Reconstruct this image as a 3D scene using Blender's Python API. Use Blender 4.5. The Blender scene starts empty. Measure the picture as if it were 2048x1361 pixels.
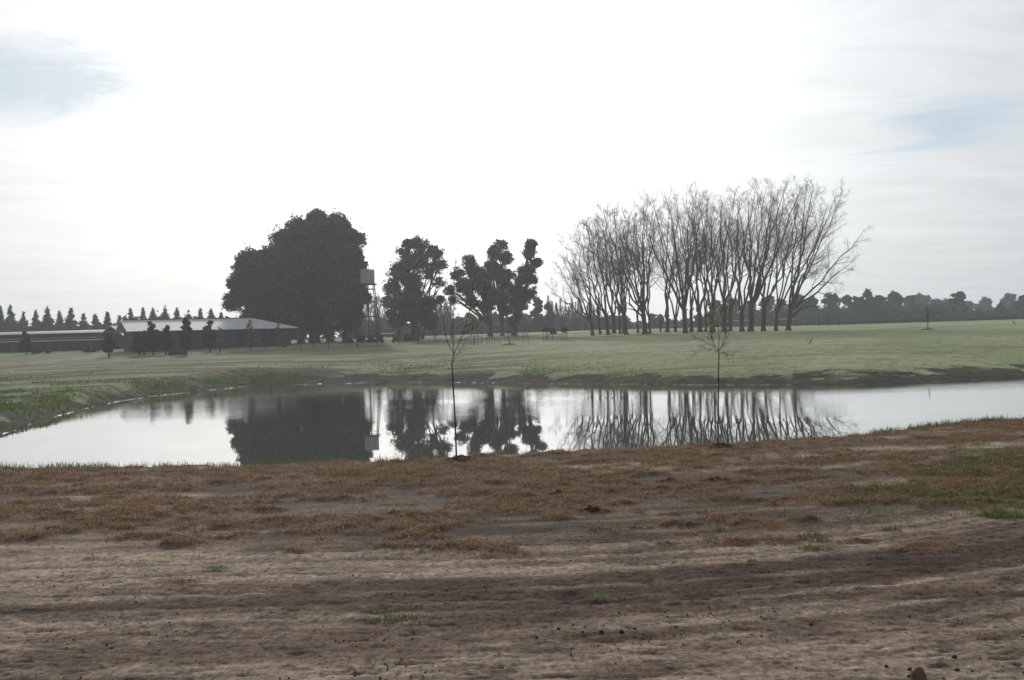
import bpy, math, random
import numpy as np
from mathutils import Vector

R = math.radians
S = bpy.context.scene
C = S.collection
rnd = random.Random(11)

# ------------------------------------------------------------------ camera
F = 2160.0
CAM = np.array([0.0, 0.0, 1.8])
PITCH, ROLL = math.atan(16.5 / F), R(1.5)
_r = np.array([1.0, 0, 0]); _u = np.array([0, math.sin(PITCH), math.cos(PITCH)]); _f = np.array([0, math.cos(PITCH), -math.sin(PITCH)])
CR = math.cos(ROLL) * _r - math.sin(ROLL) * _u
CU = math.sin(ROLL) * _r + math.cos(ROLL) * _u
cd = bpy.data.cameras.new('camera'); cam = bpy.data.objects.new('camera', cd); C.objects.link(cam)
cd.sensor_width = 36; cd.lens = 36 * F / 2048; cd.clip_start = 0.1; cd.clip_end = 5000
from mathutils import Matrix
m = Matrix(((CR[0], CU[0], -_f[0], 0), (CR[1], CU[1], -_f[1], 0), (CR[2], CU[2], -_f[2], 1.8), (0, 0, 0, 1)))
cam.matrix_world = m
S.camera = cam

# ------------------------------------------------------------------ light
SUN_AZ, SUN_EL = R(-12), R(21)
sdir = Vector((math.sin(SUN_AZ) * math.cos(SUN_EL), math.cos(SUN_AZ) * math.cos(SUN_EL), math.sin(SUN_EL)))
sl = bpy.data.lights.new('sun', 'SUN'); sun = bpy.data.objects.new('sun', sl); C.objects.link(sun)
sl.energy = 2.0; sl.angle = R(4); sl.color = (1.0, 0.93, 0.84)
sun.rotation_euler = (-sdir).to_track_quat('-Z', 'Y').to_euler()
S.view_settings.view_transform = 'Standard'; S.view_settings.look = 'None'
S.view_settings.gamma = 1; S.view_settings.exposure = 0.0
try:
    S.cycles.volume_bounces = 1
    S.cycles.volume_step_rate = 4
except Exception:
    pass

def ray(px, py):
    d = _f * F + CR * (px - 1024) + CU * (680.5 - py)
    return d
def at(px, py, Y):
    d = ray(px, py); return CAM + d * (Y / d[1])
def unit(px, py):
    d = ray(px, py); return d / np.linalg.norm(d)

wd = bpy.data.worlds.new('World'); S.world = wd; wd.use_nodes = True
nt = wd.node_tree; nt.nodes.clear(); N = nt.nodes; L = nt.links
def nd(t, **kw):
    n = N.new(t)
    for k, v in kw.items(): setattr(n, k, v)
    return n
def mth(op, a, b=None, c=None, clamp=False):
    n = N.new('ShaderNodeMath'); n.operation = op; n.use_clamp = clamp
    for i, v in enumerate((a, b, c)):
        if v is None: continue
        if isinstance(v, (int, float)): n.inputs[i].default_value = v
        else: L.new(v, n.inputs[i])
    return n.outputs[0]
def mixc(f, a, b):
    n = N.new('ShaderNodeMix'); n.data_type = 'RGBA'
    if isinstance(f, (int, float)): n.inputs[0].default_value = f
    else: L.new(f, n.inputs[0])
    for i, v in ((6, a), (7, b)):
        if isinstance(v, tuple): n.inputs[i].default_value = (*v, 1)
        else: L.new(v, n.inputs[i])
    return n.outputs[2]
tc = nd('ShaderNodeTexCoord')
D = tc.outputs['Generated']
def dotd(v):
    n = nd('ShaderNodeVectorMath', operation='DOT_PRODUCT'); L.new(D, n.inputs[0]); n.inputs[1].default_value = tuple(v); return n.outputs['Value']
sky = nd('ShaderNodeTexSky', sky_type='NISHITA'); sky.sun_disc = False
sky.sun_elevation = SUN_EL; sky.sun_rotation = SUN_AZ; sky.dust_density = 3
glowv = unit(900, 180)
cs = dotd(glowv)
g = mth('POWER', mth('MAXIMUM', cs, 0.0), 14.0)            # thin cloud lit up around the sun
broad = mth('MULTIPLY_ADD', cs, 0.5, 0.5)
lum = mth('ADD', mth('MULTIPLY_ADD', mth('POWER', broad, 2.4), 0.355, 0.24), mth('MULTIPLY', g, 0.62))
sepd = nd('ShaderNodeSeparateXYZ'); L.new(D, sepd.inputs[0])
# cloud deck noise (wisps stretched along x, drawn on a plane overhead)
zc = mth('MAXIMUM', mth('ADD', sepd.outputs[2], 0.06), 0.03)
cx = mth('DIVIDE', sepd.outputs[0], zc); cy = mth('DIVIDE', sepd.outputs[1], zc)
cmb = nd('ShaderNodeCombineXYZ'); L.new(cx, cmb.inputs[0]); L.new(mth('MULTIPLY', cy, 1.4), cmb.inputs[1])
nz = nd('ShaderNodeTexNoise'); L.new(cmb.outputs[0], nz.inputs['Vector']); nz.inputs['Scale'].default_value = 1.3; nz.inputs['Detail'].default_value = 9; nz.inputs['Roughness'].default_value = 0.68; nz.inputs['Distortion'].default_value = 0.9
wisps = nz.outputs['Fac']
# gaps of bluish sky at two places of the deck
def gap(px, py, wx, wz):
    v = unit(px, py)
    dx = mth('DIVIDE', mth('SUBTRACT', sepd.outputs[0], float(v[0])), wx)
    dz = mth('DIVIDE', mth('SUBTRACT', sepd.outputs[2], float(v[2])), wz)
    q = mth('ADD', mth('MULTIPLY', dx, dx), mth('MULTIPLY', dz, dz))
    fr = mth('GREATER_THAN', sepd.outputs[1], 0.0)
    return mth('MULTIPLY', mth('EXPONENT', mth('MULTIPLY', q, -1.0)), fr)
gsum = mth('ADD', mth('MULTIPLY', gap(20, 150, 0.12, 0.045), 1.7), mth('ADD', mth('MULTIPLY', gap(1900, 250, 0.10, 0.036), 1.35), mth('MULTIPLY', gap(1960, 60, 0.14, 0.04), 0.5)))
gapf = mth('MULTIPLY', mth('ADD', mth('MULTIPLY_ADD', wisps, 3.6, -2.55), mth('MULTIPLY', gsum, 1.15)), 1.0, clamp=True)
var = mth('MULTIPLY_ADD', wisps, 0.46, 0.77)
lum2 = mth('MULTIPLY', lum, var)
cloud = mixc(g, (0.93, 0.99, 1.03), (1.0, 0.995, 0.985))
cl = nd('ShaderNodeVectorMath', operation='SCALE'); L.new(cloud, cl.inputs[0]); L.new(mth('MULTIPLY', lum2, 1.22), cl.inputs['Scale'])
skys = nd('ShaderNodeVectorMath', operation='SCALE'); L.new(sky.outputs[0], skys.inputs[0]); skys.inputs['Scale'].default_value = 0.08
mx = mixc(mth('MULTIPLY', gapf, 0.85), cl.outputs[0], (0.50, 0.64, 0.77))
mx = mixc(0.05, mx, skys.outputs[0])
bg = nd('ShaderNodeBackground'); bg.inputs['Strength'].default_value = 1.0; L.new(mx, bg.inputs['Color'])
wo = nd('ShaderNodeOutputWorld'); L.new(bg.outputs[0], wo.inputs['Surface'])

# ------------------------------------------------------------------ helpers
def tag(o, label=None, cat=None, group=None, kind=None):
    if label: o['label'] = label
    if cat: o['category'] = cat
    if group: o['group'] = group
    if kind: o['kind'] = kind
    return o
def empty(name, loc, label=None, cat=None, group=None):
    o = bpy.data.objects.new(name, None); C.objects.link(o); o.location = tuple(float(v) for v in loc)
    o.empty_display_size = 0.2
    return tag(o, label, cat, group)
def mesh(name, v, quads=None, tris=None, polys=None, mat=None, parent=None, smooth=False):
    """v in world space; with a parent (unrotated empty) the vertices are shifted to its origin"""
    v = np.asarray(v, dtype=np.float64).reshape(-1, 3)
    org = np.array(parent.location if parent is not None else (0, 0, 0), dtype=float)
    if parent is not None and parent.parent is not None: org = org + np.array(parent.parent.location)
    me = bpy.data.meshes.new(name)
    me.vertices.add(len(v)); me.vertices.foreach_set('co', (v - org).astype(np.float32).ravel())
    ls, tot = [], []
    for a, k in ((quads, 4), (tris, 3)):
        if a is not None and len(a):
            a = np.asarray(a, dtype=np.int32).reshape(-1, k); ls.append(a.ravel()); tot.append(np.full(len(a), k, np.int32))
    if polys:
        for p in polys: ls.append(np.array(p, np.int32)); tot.append(np.array([len(p)], np.int32))
    ls = np.concatenate(ls); tot = np.concatenate(tot)
    me.loops.add(len(ls)); me.loops.foreach_set('vertex_index', ls)
    me.polygons.add(len(tot)); st = np.concatenate(([0], np.cumsum(tot)[:-1])).astype(np.int32)
    me.polygons.foreach_set('loop_start', st); me.polygons.foreach_set('loop_total', tot)
    me.polygons.foreach_set('use_smooth', np.full(len(tot), smooth, bool))
    me.update(calc_edges=True)
    if mat: me.materials.append(mat)
    o = bpy.data.objects.new(name, me); C.objects.link(o)
    if parent is not None: o.parent = parent
    return o
class MB:
    def __init__(s): s.v = []; s.p = []; s.n = 0
    def add(s, v, p):
        s.v.append(np.asarray(v, float)); s.p += [[i + s.n for i in f] for f in p]; s.n += len(v)
    def box(s, c, d, rz=0.0):
        c = np.asarray(c, float); x, y, z = d[0] / 2, d[1] / 2, d[2] / 2
        v = np.array([[a, b, e] for e in (-z, z) for a, b in ((-x, -y), (x, -y), (x, y), (-x, y))])
        if rz:
            k, q = math.cos(rz), math.sin(rz); v = np.stack([v[:, 0] * k - v[:, 1] * q, v[:, 0] * q + v[:, 1] * k, v[:, 2]], 1)
        s.add(v + c, [[3, 2, 1, 0], [4, 5, 6, 7], [0, 1, 5, 4], [1, 2, 6, 5], [2, 3, 7, 6], [3, 0, 4, 7]])
    def build(s, name, mat, parent=None, smooth=False):
        return mesh(name, np.concatenate(s.v), polys=s.p, mat=mat, parent=parent, smooth=smooth)
class Tubes:
    """chains of points grown into tapered tubes, all of them in one mesh"""
    def __init__(s): s.g = {}
    def add(s, pts, rad, sides=5):
        pts = np.asarray(pts, float); s.g.setdefault((len(pts), sides), []).append((pts, np.asarray(rad, float)))
    def arrays(s):
        V, Q, n = [], [], 0
        for (k, sd), lst in s.g.items():
            P = np.stack([a for a, _ in lst]); RR = np.stack([b for _, b in lst])
            T = np.gradient(P, axis=1); T /= np.linalg.norm(T, axis=2, keepdims=True) + 1e-9
            ref = np.where(np.abs(T[..., 2:3]) > 0.9, np.array([1.0, 0, 0]), np.array([0, 0, 1.0]))
            ref = np.broadcast_to(ref[:, :1], T.shape)
            A = np.cross(T, ref); A /= np.linalg.norm(A, axis=2, keepdims=True) + 1e-9
            B = np.cross(T, A)
            an = np.arange(sd) * 2 * np.pi / sd
            ring = P[:, :, None] + RR[:, :, None, None] * (A[:, :, None] * np.cos(an)[:, None] + B[:, :, None] * np.sin(an)[:, None])
            M = len(lst); V.append(ring.reshape(-1, 3))
            base = n + (np.arange(M)[:, None, None] * k + np.arange(k - 1)[None, :, None]) * sd
            j = np.arange(sd)[None, None]; j2 = (j + 1) % sd
            Q.append(np.stack([base + j, base + j2, base + sd + j2, base + sd + j], -1).reshape(-1, 4)); n += M * k * sd
        return np.concatenate(V), np.concatenate(Q)
    def build(s, name, mat, parent=None):
        v, q = s.arrays(); return mesh(name, v, quads=q, mat=mat, parent=parent, smooth=True)

# value noise on numpy arrays
_T = np.random.RandomState(5).rand(257, 257)
def vn(x, y, s=0):
    x = np.asarray(x, float) + s * 17.31; y = np.asarray(y, float) + s * 9.73
    i = np.floor(x).astype(int); j = np.floor(y).astype(int); fx = x - i; fy = y - j
    fx = fx * fx * (3 - 2 * fx); fy = fy * fy * (3 - 2 * fy)
    i0, i1, j0, j1 = i % 256, (i + 1) % 256, j % 256, (j + 1) % 256
    return (_T[i0, j0] * (1 - fx) + _T[i1, j0] * fx) * (1 - fy) + (_T[i0, j1] * (1 - fx) + _T[i1, j1] * fx) * fy
def fbm(x, y, s=0, o=4, g=0.5):
    a, t, w = 1.0, 0, 0
    for k in range(o):
        t = t + a * vn(x * 2 ** k, y * 2 ** k, s + k); w += a; a *= g
        x, y = x * .995 - y * .1, x * .1 + y * .995; x = x + 3.7
    return t / w
def vn3(P, f, s=0):
    P = P @ np.array([[.36, .48, -.8], [-.8, .6, 0], [.48, .64, .6]]); P = P + .35 / f * np.sin(P[:, [1, 2, 0]] * f * 2.1 + s)
    Q = P * f + s * 7.7; I = np.floor(Q).astype(int); q = Q - I; q = q * q * (3 - 2 * q); out = 0
    for dx in (0, 1):
        for dy in (0, 1):
            for dz in (0, 1):
                w = (q[:, 0] if dx else 1 - q[:, 0]) * (q[:, 1] if dy else 1 - q[:, 1]) * (q[:, 2] if dz else 1 - q[:, 2])
                out = out + w * _T[(I[:, 0] + dx + 57 * (I[:, 2] + dz)) % 256, (I[:, 1] + dy + 113 * (I[:, 2] + dz)) % 256]
    return out
def ss(a, b, x): t = np.clip((x - a) / (b - a), 0, 1); return t * t * (3 - 2 * t)

# ------------------------------------------------------------------ materials
def newmat(name):
    mt = bpy.data.materials.new(name); mt.use_nodes = True; return mt
def pmat(name, col, rough=0.8, col2=None, scale=6.0, bump=0.0, metal=0.0, stretch=(1, 1, 1), detail=6):
    global N, L
    mt = newmat(name); N = mt.node_tree.nodes; L = mt.node_tree.links
    b = N['Principled BSDF']; b.inputs['Roughness'].default_value = rough; b.inputs['Metallic'].default_value = metal
    b.inputs['Specular IOR Level'].default_value = 0.3
    t = nd('ShaderNodeTexCoord'); mp = nd('ShaderNodeMapping'); mp.inputs['Scale'].default_value = stretch; L.new(t.outputs['Object'], mp.inputs[0])
    n = nd('ShaderNodeTexNoise'); n.inputs['Scale'].default_value = scale; n.inputs['Detail'].default_value = detail; L.new(mp.outputs[0], n.inputs['Vector'])
    c2 = col2 or tuple(c * 0.6 for c in col)
    L.new(mixc(mth('MULTIPLY_ADD', n.outputs['Fac'], 2.4, -0.7, clamp=True), c2, col), b.inputs['Base Color'])
    if bump:
        bp = nd('ShaderNodeBump'); bp.inputs['Strength'].default_value = bump; bp.inputs['Distance'].default_value = 0.05
        L.new(n.outputs['Fac'], bp.inputs['Height']); L.new(bp.outputs[0], b.inputs['Normal'])
    return mt
def leafmat(name, col, col2, transl=0.25):
    global N, L
    mt = newmat(name); N = mt.node_tree.nodes; L = mt.node_tree.links
    b = N['Principled BSDF']; b.inputs['Roughness'].default_value = 0.65; b.inputs['Specular IOR Level'].default_value = 0.25
    ge = nd('ShaderNodeNewGeometry'); c = mixc(ge.outputs['Random Per Island'], col, col2)
    L.new(c, b.inputs['Base Color'])
    tr = nd('ShaderNodeBsdfTranslucent'); L.new(c, tr.inputs[0])
    ms = nd('ShaderNodeMixShader'); ms.inputs[0].default_value = transl
    L.new(b.outputs[0], ms.inputs[1]); L.new(tr.outputs[0], ms.inputs[2]); L.new(ms.outputs[0], N['Material Output'].inputs[0])
    return mt
M = dict(
    bark=pmat('bark', (0.075, 0.062, 0.052), 0.9, (0.03, 0.025, 0.022), 5, 0.6, stretch=(3, 3, 0.6)),
    euc_bark=pmat('eucalyptus_bark', (0.12, 0.10, 0.085), 0.9, (0.05, 0.042, 0.036), 4, 0.5, stretch=(3, 3, 0.5)),
    twig=pmat('twig_bark', (0.085, 0.065, 0.055), 0.9, (0.045, 0.035, 0.03), 5),
    greytwig=pmat('grey_twig', (0.16, 0.14, 0.125), 0.9, (0.10, 0.09, 0.08), 5),
    euc=leafmat('eucalyptus_leaf', (0.15, 0.135, 0.072), (0.040, 0.042, 0.024)),
    euc2=leafmat('grey_eucalyptus_leaf', (0.145, 0.135, 0.09), (0.045, 0.046, 0.032)),
    brown=leafmat('rusty_leaf', (0.115, 0.085, 0.04), (0.055, 0.048, 0.026)),
    conif=leafmat('conifer_needle', (0.040, 0.058, 0.036), (0.022, 0.034, 0.024), 0.12),
    far=leafmat('far_leaf', (0.052, 0.068, 0.036), (0.028, 0.040, 0.024)),
    far2=leafmat('pale_far_leaf', (0.085, 0.105, 0.048), (0.045, 0.06, 0.032)),
    shrub=leafmat('shrub_leaf', (0.035, 0.052, 0.025), (0.018, 0.028, 0.015)),
    lightshrub=leafmat('light_shrub_leaf', (0.12, 0.14, 0.07), (0.07, 0.09, 0.04)),
    young=leafmat('young_leaf', (0.34, 0.34, 0.09), (0.16, 0.19, 0.06), 0.4),
    autumn=leafmat('autumn_leaf', (0.20, 0.15, 0.06), (0.10, 0.075, 0.035), 0.4),
    dry=leafmat('dry_blade', (0.46, 0.27, 0.13), (0.12, 0.068, 0.036), 0.35),
    straw=leafmat('straw_blade', (0.42, 0.30, 0.17), (0.25, 0.15, 0.08), 0.35),
    green=leafmat('green_blade', (0.16, 0.22, 0.055), (0.075, 0.12, 0.03), 0.4),
    frostb=leafmat('frosty_blade', (0.31, 0.35, 0.20), (0.19, 0.23, 0.11), 0.35),
    clod=pmat('clod_soil', (0.10, 0.062, 0.048), 0.95, (0.045, 0.03, 0.024), 20, 0.8),
    stone=pmat('brown_stone', (0.20, 0.125, 0.10), 0.9, (0.11, 0.07, 0.055), 25, 0.8),
    mound=pmat('dug_soil', (0.075, 0.050, 0.038), 0.95, (0.03, 0.022, 0.018), 14, 1.0),
    wood=pmat('weathered_wood', (0.12, 0.095, 0.075), 0.85, (0.06, 0.048, 0.04), 8, 0.3, stretch=(1, 1, 6)),
    rail=pmat('pale_rail', (0.62, 0.60, 0.56), 0.7, (0.42, 0.40, 0.37), 8),
    post=pmat('dark_post', (0.045, 0.038, 0.034), 0.85, (0.025, 0.022, 0.02), 8),
    tank=pmat('painted_tank', (0.46, 0.47, 0.50), 0.6, (0.30, 0.30, 0.33), 1.6, 0.1, stretch=(2, 2, 0.4)),
    steel=pmat('rusty_steel', (0.10, 0.085, 0.08), 0.7, (0.05, 0.04, 0.035), 6),
    brick=pmat('brick', (0.125, 0.075, 0.058), 0.9, (0.07, 0.046, 0.038), 3),
    darkwall=pmat('dark_wall', (0.06, 0.052, 0.05), 0.9, (0.035, 0.032, 0.032), 2),
    trim=pmat('dark_trim', (0.05, 0.045, 0.042), 0.8),
    glass=pmat('window_glass', (0.10, 0.11, 0.13), 0.12),
    frame=pmat('pale_frame', (0.45, 0.48, 0.52), 0.6),
    white=pmat('white_paint', (0.8, 0.8, 0.78), 0.15, (0.7, 0.7, 0.68)),
    bird=pmat('black_feather', (0.02, 0.018, 0.018), 0.6),
    beak=pmat('beak_horn', (0.06, 0.05, 0.04), 0.5),
)
def roofmat(name, col, ang):
    global N, L
    mt = newmat(name); N = mt.node_tree.nodes; L = mt.node_tree.links
    b = N['Principled BSDF']; b.inputs['Roughness'].default_value = 0.62; b.inputs['Metallic'].default_value = 0.0; b.inputs['Specular IOR Level'].default_value = 0.3
    t = nd('ShaderNodeTexCoord'); mp = nd('ShaderNodeMapping'); mp.inputs['Rotation'].default_value = (0, 0, -ang); L.new(t.outputs['Object'], mp.inputs[0])
    w = nd('ShaderNodeTexWave'); w.inputs['Scale'].default_value = 2.2; L.new(mp.outputs[0], w.inputs['Vector'])
    n = nd('ShaderNodeTexNoise'); n.inputs['Scale'].default_value = 0.9; n.inputs['Detail'].default_value = 5; L.new(mp.outputs[0], n.inputs['Vector'])
    f = mth('MULTIPLY_ADD', w.outputs['Fac'], 0.25, mth('MULTIPLY', n.outputs['Fac'], 0.9), clamp=True)
    L.new(mixc(f, tuple(c * 0.62 for c in col), col), b.inputs['Base Color'])
    bp = nd('ShaderNodeBump'); bp.inputs['Strength'].default_value = 0.5; bp.inputs['Distance'].default_value = 0.03; L.new(w.outputs['Fac'], bp.inputs['Height']); L.new(bp.outputs[0], b.inputs['Normal'])
    return mt

# ------------------------------------------------------------------ terrain
WZ = -1.7
# per column of view: crest row, far shore distance, then ground seen at (distance, row)
COL = [  # px, crest_py, Ys, (Yb, py), (Y, py) x4
    (0, 942, 42, (47, 832), (66, 782), (100, 741), (122, 721), (150, 706), (200, 699)),
    (250, 940, 65, (70, 764), (88, 741), (105, 728), (125, 715), (147, 699), (200, 692)),
    (500, 936, 80, (85, 737), (96, 726), (108, 716), (126, 704), (150, 692), (200, 685)),
    (800, 928, 80, (84, 741), (96, 722), (108, 710), (126, 696), (150, 684), (200, 675)),
    (1024, 913, 73, (77, 745), (90, 716), (104, 701), (122, 687), (150, 675), (200, 667)),
    (1200, 905, 69, (72, 747), (88, 709), (104, 695), (124, 682), (150, 669.5), (200, 661)),
    (1440, 892, 64, (68, 742), (85, 698), (104, 683), (124, 673), (150, 665), (200, 656)),
    (1700, 876, 61, (66, 737), (84, 690), (104, 674), (124, 666), (150, 659.5), (200, 650)),
    (2048, 838, 63, (70, 725), (88, 680), (106, 664), (126, 654), (150, 648), (200, 639)),
]
U, YK, ZK = [], [], []
for px, cp, Ys, *an in COL:
    Yc = 1.8 * F / (cp - (664 - 0.0262 * (px - 1024)))
    ys = [Yc - 0.6, Yc + 0.5, Yc + 2.8, Yc + 6, Ys - 5, Ys, ]; zs = [0.0, -0.03, WZ, -2.7, -2.5, WZ]
    for (Y, py) in an: ys.append(Y); zs.append(float(at(px, py, Y)[2]))
    ys += [330.0, 900.0]; zs += [zs[-1] + 0.05, zs[-1]]
    U.append((px - 1024) / F); YK.append(ys); ZK.append(zs)
def ext(px, i, Ys, side, zin=None):
    ys = list(YK[i]); zs = list(ZK[i]); ys[4] = Ys - 5 if Ys > 30 else ys[3] + 1; ys[5] = max(Ys, ys[4] + 2); ys[6] = ys[5] + 6; ys[7] = max(ys[7], ys[6] + 4)
    if zin is not None: zs[2] = zs[3] = zs[4] = zs[5] = zin
    return (px - 1024) / F, ys, zs
a = ext(-450, 0, 29, 0); b = ext(-900, 0, 24, 0, -1.2); c = ext(2600, -1, 62, 1); d = ext(3600, -1, 58, 1, -1.0)
U = np.array([b[0], a[0]] + U + [c[0], d[0]]); YK = np.array([b[1], a[1]] + YK + [c[1], d[1]]); ZK = np.array([b[2], a[2]] + ZK + [c[2], d[2]])
def base_h(x, y):
    x = np.asarray(x, float); y = np.asarray(y, float)
    u = np.clip(x / np.maximum(y, 4.5), U[0], U[-1])
    h = np.zeros(np.broadcast(x, y).shape)
    yk = [np.interp(u, U, YK[:, k]) for k in range(YK.shape[1])]; zk = [np.interp(u, U, ZK[:, k]) for k in range(ZK.shape[1])]
    for k in range(len(yk) - 1):
        t = (y - yk[k]) / (yk[k + 1] - yk[k]); mk = (t >= 0) & (t <= 1)
        if k in (1, 5): t = t * 1.0
        h = np.where(mk, zk[k] + (zk[k + 1] - zk[k]) * t, h)
    h = np.where(y > yk[-1], zk[-1], h)
    return h, yk
def warp(x, y): return y - 0.068 * np.clip(x, 0, 5.5) ** 2
def dryness(x, y):
    """0..1 cover of dead brown grass on the near ground"""
    v = y - 0.05 * np.clip(x, 0, 6) ** 2 + 0.10 * np.clip(-x, 0, 6)
    n = fbm(x * 0.55, y * 1.1, 3, 4)
    zone = ss(8.3, 11.0, v)
    n2 = fbm(x * 1.6, y * 3.0, 18, 4)
    c = ss(0.43, 0.56, 0.45 * n + 0.55 * n2 + 0.26 * (zone - 0.76)) * ss(7.6, 8.6, v)
    fine = fbm(x * 4.1, y * 6.0, 8, 4)
    return np.clip(c * (0.25 + 1.3 * ss(0.36, 0.62, fine)), 0, 1)
def greenness(x, y):
    n = fbm(x * 0.9, y * 0.9, 21, 3)
    a = np.exp(-(((x - 6.0) / 2.2) ** 2 + ((y - 13.0) / 2.0) ** 2)) + 0.8 * np.exp(-(((x - 5.5) / 2.5) ** 2 + ((y - 10.6) / 0.7) ** 2))
    a = a + 0.5 * np.exp(-(((x + 1.9) / 0.6) ** 2 + ((y - 13.6) / 0.8) ** 2))
    return np.clip(a * ss(0.44, 0.60, .5 * n + .5 * fbm(x * 3.3, y * 4.2, 22, 4)) * 1.1, 0, 1)
def Hn(x, y):
    h, yk = base_h(x, y)
    near = 1 - ss(0, 1.5, y - yk[1])
    v = warp(x, y)
    bare = near * (1 - ss(9.0, 10.5, v))
    d = dryness(x, y)
    h = h + near * (0.030 * (fbm(x * 0.5, y * 0.9, 1, 3) - 0.5) + 0.055 * d * fbm(x * 4, y * 6, 2, 4) + 0.020 * (fbm(x * 3, y * 5, 4, 4) - 0.5))
    h = h + bare * (0.016 * (fbm(x * 0.4, v * 2.2, 6, 3) - 0.5) + 0.010 * (fbm(x * 0.35, v * 6.0, 79, 3) - 0.5) + 0.010 * ss(.45,.6,fbm(x*.3,v,77,2)) * (fbm(x * 0.8, v * 16, 7, 3) - 0.5) + 0.018 * (fbm(x * 5, y * 7, 78, 3) - 0.5) - 0.009 * ss(.58, .72, fbm(x * 5, y * 22, 46, 3)) + 0.010 * (fbm(x * 14, y * 16, 9, 2) - 0.5))
    cr = np.exp(-((y - yk[1]) / 0.5) ** 2)
    h = h + cr * 0.06 * (fbm(x * 1.7, y * 1.7, 12, 3) - 0.45)
    # far bank and meadow
    sh = np.exp(-((y - yk[5] - 1) / 4.0) ** 2)
    h = h + sh * (0.20 * (fbm(x * 0.45, y * 0.45, 13, 4) - 0.5) + 0.14 * (fbm(x * 1.6, y * 1.6, 19, 4) - 0.45))
    md = ss(0, 4, y - yk[5]) * (1 - ss(130, 220, y))
    h = h + md * 0.10 * (fbm(x * 0.25, y * 0.35, 14, 4) - 0.5)
    left = 1 - ss(-12, 8, x)
    h = h + md * left * (1 - ss(100, 125, y)) * 0.13 * (fbm(x * 0.12, y * 0.22, 15, 3) - 0.5)
    return h, yk, near, bare, d
def H(x, y): return float(Hn(np.array([x]), np.array([y]))[0][0])
def HA(x, y): return Hn(x, y)[0]
def gpt(px, py, lo=5.0, hi=260.0):
    """where the view through a pixel of the photograph meets the ground"""
    d = ray(px, py); ys = np.exp(np.linspace(math.log(lo), math.log(hi), 3000)); P = CAM[None] + d[None] * (ys / d[1])[:, None]
    h, _ = base_h(P[:, 0], P[:, 1]); k = np.argmax(P[:, 2] < h)
    if k == 0: k = len(ys) - 1
    p = P[k]; return np.array([p[0], p[1], H(p[0], p[1])])
def gY(px, Y):
    x = float(at(px, 664, Y)[0]); return np.array([x, Y, H(x, Y)])

pxs = np.concatenate([np.arange(-1400, -300, 22), np.arange(-300, 2350, 2.1), np.arange(2350, 3500, 22)])
us = (pxs - 1024) / F
uu = np.concatenate([[us[0]] * 3, us, [us[-1]] * 3]); off = np.concatenate([[-400, -90, -20], np.zeros(len(us)), [20, 90, 400]])
yr = np.concatenate([[-60, -30, -12, -4, 0, 2, 3.2], 1.8 * F / np.arange(860, 190, -1.6), np.arange(20.7, 38, 0.5), np.arange(38, 90, 0.22), np.arange(90, 170, 0.5), np.arange(170, 260, 2), np.exp(np.linspace(math.log(262), math.log(880), 26))])
GY, GU = np.meshgrid(yr, uu, indexing='ij'); GX = GU * np.maximum(GY, 4.5) + off[None]
GZ, YKg, near, bare, dry = Hn(GX, GY)
nr, nc = GX.shape
# colours of what the ground is made of
def lerp(a, b, t): return a + (np.asarray(b)[None, None] - a) * t[..., None]
col = np.zeros((nr, nc, 3)) + np.array([0.385, 0.30, 0.235])
v = warp(GX, GY)
st = fbm(GX * 0.30, v * 1.5, 31, 5)
st2 = fbm(GX * 0.12, v * 8, 32, 5); st3 = fbm(GX * 2.2, GY * 3.2, 34, 4)
rut = np.zeros_like(v)
for c_, w_, s_ in ((5.35, .05, 1), (5.62, .03, 2), (5.95, .06, 3), (6.3, .035, 4), (6.62, .05, 5), (7.0, .04, 6), (7.3, .08, 7), (7.75, .05, 8), (8.2, .04, 9), (8.7, .05, 10)):
    vv = v + .10 * (fbm(GX * .35, GX * 0, 80 + s_, 3) - .5); rut = np.maximum(rut, np.exp(-((vv - c_) / w_) ** 2) * ss(.38, .56, fbm(GX * .45, v * .5, 90 + s_, 3)))
pale = ss(0.40, 0.60, 0.42 * st + 0.38 * st2 + 0.20 * st3) * (1 - .95 * rut)
col = lerp(col, (0.18, 0.130, 0.100), 1 - pale)
damp = ss(0.50, 0.62, fbm(GX * 0.13 + 3, v * 1.1, 35, 4))
damp = np.maximum(damp * 0.8, np.exp(-((v - 7.25) / 0.2) ** 2) * ss(-0.2, -1.5, GX) * 0.8)
damp = np.maximum(damp, np.exp(-(((GX - 3.1) / 1.5) ** 2 + ((GY - 8.1) / 0.35) ** 2)) * 0.95)
damp = np.maximum(damp, np.exp(-(((GX - 3.5) / 1.2) ** 2 + ((GY - 7.05) / 0.16) ** 2)) * 0.8)
col = lerp(col, (0.075, 0.051, 0.042), np.clip(damp, 0, 1) * (1 - 0.35 * pale))
grit = .5 * fbm(GX * 18, GY * 16, 41, 3) + .5 * fbm(GX * 55, GY * 24, 45, 2)
col = col * (0.55 + 0.9 * grit)[..., None] * (0.8 + 0.4 * fbm(GX * 7, GY * 9, 44, 2))[..., None]
dash = ss(.60, .72, .6 * fbm(GX * 5, GY * 22, 46, 3) + .4 * fbm(GX * 17, GY * 30, 47, 2)); dash = np.maximum(dash, ss(.66, .76, fbm(GX * 26, GY * 17, 48, 2)))
col = col * (1 - .36 * dash * ss(11, 9, v))[..., None]
soil = ss(9.0, 12.0, v)
col = lerp(col, (0.105, 0.085, 0.072), soil * 0.75 * ss(0.35, 0.6, fbm(GX * 0.5, GY * 1.6, 36, 4)))
gr = fbm(GX * 9, GY * 12, 42, 3)
dcol = np.zeros_like(col) + np.array([0.19, 0.10, 0.048]); dcol = lerp(dcol, (0.24, 0.145, 0.075), ss(0.4, 0.75, gr)); dcol = lerp(dcol, (0.06, 0.038, 0.026), ss(0.55, 0.35, gr) * 0.8 * ss(0.55, 0.35, gr))
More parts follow.
